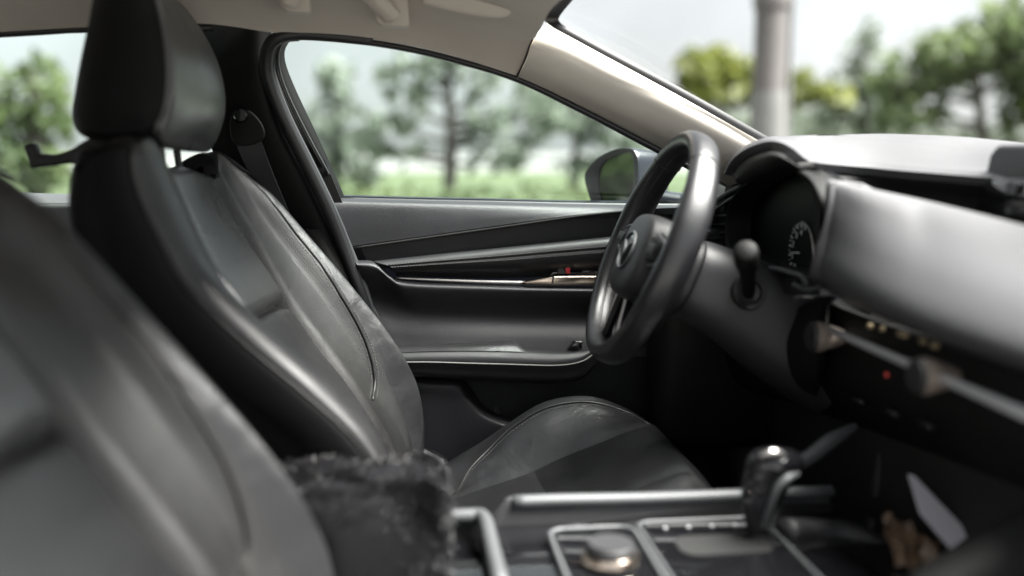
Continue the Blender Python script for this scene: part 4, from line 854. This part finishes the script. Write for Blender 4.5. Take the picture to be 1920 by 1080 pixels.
# commander dial in a silver bezel
kc = PZ(1145, 1024, ZD + .030)
def rrect(x0, x1, y0, y1, r, z, m=6):
    o = []
    for cx, cy, a0 in ((x1 - r, y1 - r, 0), (x0 + r, y1 - r, 90), (x0 + r, y0 + r, 180), (x1 - r, y0 + r, 270)):
        for k in range(m + 1): a = R(a0 + 90 * k / m); o.append(V3(cx + r * math.cos(a), cy + r * math.sin(a), z))
    return np.array(o)
fx0, fx1 = float(PZ(1052, 1040, ZD + .02)[0]), float(PZ(1228, 1040, ZD + .02)[0])
bz = rrect(fx0, fx1, .98, 1.178, .02, ZD + .010)
tube('dial_bezel', bz, .0032, 'silver', con, 1, closed=True)
slab('dial_well', rrect(fx0 + .006, fx1 - .006, .986, 1.172, .016, ZD + .002), V3(0, 0, .006), 'gloss', con, .001)
dl = lathe('control_dial', [(.030, -.008), (.030, .004), (.029, .016), (.0285, .022), (.0265, .0255), (.025, .026), (.001, .026)], kc + V3(0, 0, -.022), (0, 0, 1), 'plastic', con, 40)
lathe('dial_ring', [(.0315, .0045), (.0335, .007), (.0325, .013), (.0305, .0155)], kc + V3(0, 0, -.022), (0, 0, 1), 'bronze', dl, 40)
slab('dial_top', [kc + V3(.0255 * math.cos(a), .0255 * math.sin(a), .0042) for a in np.linspace(0, 2 * math.pi, 36, endpoint=False)], V3(0, 0, .001), 'gray_plastic', dl, 0)
# gear selector plate
gx0, gx1 = float(PZ(1235, 1030, ZD + .02)[0]), float(PZ(1530, 1060, ZD + .02)[0])
gb = rrect(gx0, gx1, .98, 1.19, .018, ZD + .010)
tube('selector_bezel', gb, .0028, 'silver', con, 1, closed=True)
slab('selector_plate', rrect(gx0 + .005, gx1 - .005, .985, 1.185, .014, ZD + .002), V3(0, 0, .008), 'gloss', con, .001)
slab('gate_slot', rrect(gx0 + .03, gx1 - .02, 1.075, 1.135, .02, ZD + .0105), V3(0, 0, .0015), 'dark', con, 0)
for i in range(4): a = V3(gx0 + .03 + i * .03, 1.163, ZD + .0105); slab('gear_mark', [a, a + V3(.004, 0, 0), a + V3(.004, .006, 0), a + V3(0, .006, 0)], V3(0, 0, .0008), 'bar', con, 0)
tube('tray_trim', row([1.20, 1.2, 1.2], (1190, 992), (1260, 986), (1395, 972)), .004, 'silver', con, 2)
slab('parking_switch', row(1.19, (1190, 1000), (1200, 985), (1232, 984), (1242, 1002)), V3(0, .012, 0), 'plastic', con, .003)
# box in front of the armrest
hx0, hx1 = float(P(800, 1000, 1.18)[0]), float(P(918, 1000, 1.18)[0])
tube('cup_holder_frame', [V3(hx0 - .03, 1.19, .60), V3(hx1 - .03, 1.19, .60), V3(hx1 - .012, 1.188, .60), V3(hx1 - .006, 1.17, .60), V3(hx1 - .006, 1.10, .60), V3(hx1 - .006, .97, .60)], .009, 'silver', con, 3)
box('cup_holder_wall', (hx0 - .02, 1.195, .45), (hx1, 1.236, .596), 'plastic', con, .006)
box('cup_holder_front', (hx1 - .012, 1.02, .56), (hx1 + .006, 1.19, .597), 'plastic', con, .004)
# forward wings of the console
tube('side_strut', [P(1480, 878, 1.24), P(1520, 856, 1.25), P(1560, 825, 1.26), P(1606, 798, 1.27)], [.009, .011, .011, .006], 'silver', con, 4)
slab('side_wing', row(1.27, (1660, 812), (1700, 812), (1690, 935), (1636, 940)), V3(0, .02, 0), 'gray_plastic', con, .006)
slab('front_tray', [V3(.42, 1.0, ZD - .05), V3(.75, 1.0, ZD - .03), V3(.75, 1.236, ZD - .03), V3(.42, 1.236, ZD - .05)], V3(0, 0, .02), 'plastic', con, .004)
tube('near_bolster', [P(1740, 1140, .84), P(1790, 1110, .84), P(1880, 1060, .84), P(1980, 1005, .84), P(2080, 950, .84)], .034, 'black_trim', con, 5)
tube('tray_edge', [P(1470, 1000, 1.15), P(1520, 1000, 1.16), P(1600, 1010, 1.15), P(1680, 1060, 1.10)], .02, 'plastic', con, 4)

# gear lever
gl_ = thing('gear_lever', 'glossy black and chrome gear lever standing on the console', 'gear lever', tuple(P(1415, 1000, 1.12)))
b0 = P(1418, 1005, 1.12); t0_ = P(1452, 868, 1.12)
def gring(c, rx, ry, m=20): return [c + V3(rx * math.cos(2 * math.pi * j / m), ry * math.sin(2 * math.pi * j / m), 0) for j in range(m)]
GG = [(P(1420, 1000, 1.12), .012, .011), (P(1422, 975, 1.12), .017, .015), (P(1426, 945, 1.12), .024, .019), (P(1438, 905, 1.12), .031, .023), (P(1450, 878, 1.12), .035, .027), (P(1453, 860, 1.12), .034, .028), (P(1454, 847, 1.12), .026, .022), (P(1454, 841, 1.12), .012, .010), (P(1454, 840, 1.12), .001, .001)]
knb = mk('knob', *gmesh(cr(np.array([gring(*g) for g in GG]), 5), closed_u=True), 'gloss', gl_)
tube('chrome_cheek', [P(1496, 888, 1.10), P(1476, 898, 1.090), P(1456, 920, 1.092), P(1442, 955, 1.098), P(1430, 990, 1.106)], [.003, .005, .005, .004, .003], 'silver', knb, 5)
tube('chrome_cheek', [P(1464, 930, 1.11), P(1452, 965, 1.112), P(1440, 1000, 1.114)], [.002, .003, .003], 'silver', knb, 4)
tube('knob_cap', [P(1424, 856, 1.10), P(1446, 848, 1.096), P(1468, 855, 1.098), P(1474, 866, 1.10)], [.002, .005, .005, .002], 'chrome', knb, 4)
tube('shaft', [b0 + V3(0, 0, -.05), b0], .009, 'chrome', gl_, 2)
bt_ = mk('boot', *gmesh(cr(np.array([gring(P(1400, 1052, 1.10) + V3(0, 0, -.02), .095, .06), gring(P(1408, 1040, 1.105), .06, .042), gring(P(1418, 1012, 1.12), .024, .02), gring(P(1420, 1000, 1.12), .012, .012)]), 4), closed_u=True), 'vinyl', gl_)

# plush cover over the armrest
fur = thing('plush_armrest_cover', 'fluffy black plush cover on the armrest between the seats', 'armrest cover', (-.2, 1.1, .45))
fx_0, fx_1 = float(P(470, 900, 1.12)[0]), float(P(838, 940, 1.12)[0])
def lump(p):
    return .004 * (math.sin(p[0] * 61 + p[1] * 37) + math.sin(p[1] * 83 - p[2] * 59 + 1.3) + math.sin(p[2] * 71 + p[0] * 47 + 2.1)) / 2
box_c = V3((fx_0 + fx_1) / 2 - .03, 1.135, .565); hs_ = V3((fx_1 - fx_0) / 2 + .03, .080, .112)
Vf = []; nu_, nv_ = 60, 36
for i in range(nv_ + 1):
    ph = -math.pi / 2 + math.pi * i / nv_
    for j in range(nu_):
        th = 2 * math.pi * j / nu_; e = .22
        se = lambda v: np.sign(v) * abs(v) ** e
        p = V3(se(math.cos(ph)) * se(math.cos(th)), se(math.cos(ph)) * se(math.sin(th)), se(math.sin(ph))) * hs_ + box_c
        nn = (p - box_c) / np.linalg.norm(p - box_c); Vf.append(p + nn * lump(p))
Gf = np.array(Vf).reshape(nv_ + 1, nu_, 3); mk('cover_body', *gmesh(Gf, closed_u=True), 'fur', fur)
Vh = []; Fh = []
for _ in range(34000):
    i = rng.integers(nv_ // 3, nv_); j = rng.integers(0, nu_); a, b = rng.random(2)
    p = Gf[i, j] * (1 - a) * (1 - b) + Gf[i + 1, j] * a * (1 - b) + Gf[i, (j + 1) % nu_] * (1 - a) * b + Gf[i + 1, (j + 1) % nu_] * a * b
    d = (p - box_c) / hs_; d /= np.linalg.norm(d); cl = V3(math.sin(p[2] * 47 + p[0] * 83 + 2 * math.sin(p[1] * 61)), math.sin(p[0] * 71 + 3 * math.sin(p[2] * 39)), math.sin(p[1] * 57 + p[0] * 93 + 2 * math.sin(p[2] * 51))) * .45
    d = d + cl + rng.normal(size=3) * .35; d /= np.linalg.norm(d); l_ = rng.uniform(.006, .014); s_ = np.cross(d, rng.normal(size=3)); s_ /= np.linalg.norm(s_) + 1e-9; s_ *= .00055
    o = len(Vh); q = p + d * l_ * .6 + V3(0, 0, -.001); Vh += [p - s_, p + s_, q + s_ * .8, q - s_ * .8, p + d * l_ + V3(0, 0, -.004)]; Fh += [(o, o + 1, o + 2, o + 3), (o + 3, o + 2, o + 4)]
mk('plush_hair', Vh, Fh, 'fur', fur, smooth=False, kind='stuff')

# paper and snack wrapper lying in the front tray
pp = row([1.10, 1.10, 1.06, 1.03, 1.07], (1702, 890), (1713, 893), (1818, 1003), (1782, 1030), (1724, 962))
paper = slab('paper_sheet', pp, V3(.001, .001, .0006), 'paper', None, 0); paper['label'] = 'white paper leaflet standing up in the tray ahead of the gear lever'; paper['category'] = 'paper'; paper['kind'] = 'thing'
wr = []
for i in range(9):
    for j in range(7):
        p = P(1652 + i * 13 + j * 4, 966 + i * 7 + j * 14 - 4, 1.07 - j * .006); wr.append(p + rng.normal(size=3) * .0045)
wrp = mk('snack_wrapper', *gmesh(np.array(wr).reshape(9, 7, 3)), 'wrapper', None, smooth=False); wrp['label'] = 'crumpled brown snack wrapper beside the white paper leaflet'; wrp['category'] = 'wrapper'; wrp['kind'] = 'thing'
sm = wrp.modifiers.new('thickness', 'SOLIDIFY'); sm.thickness = .0008
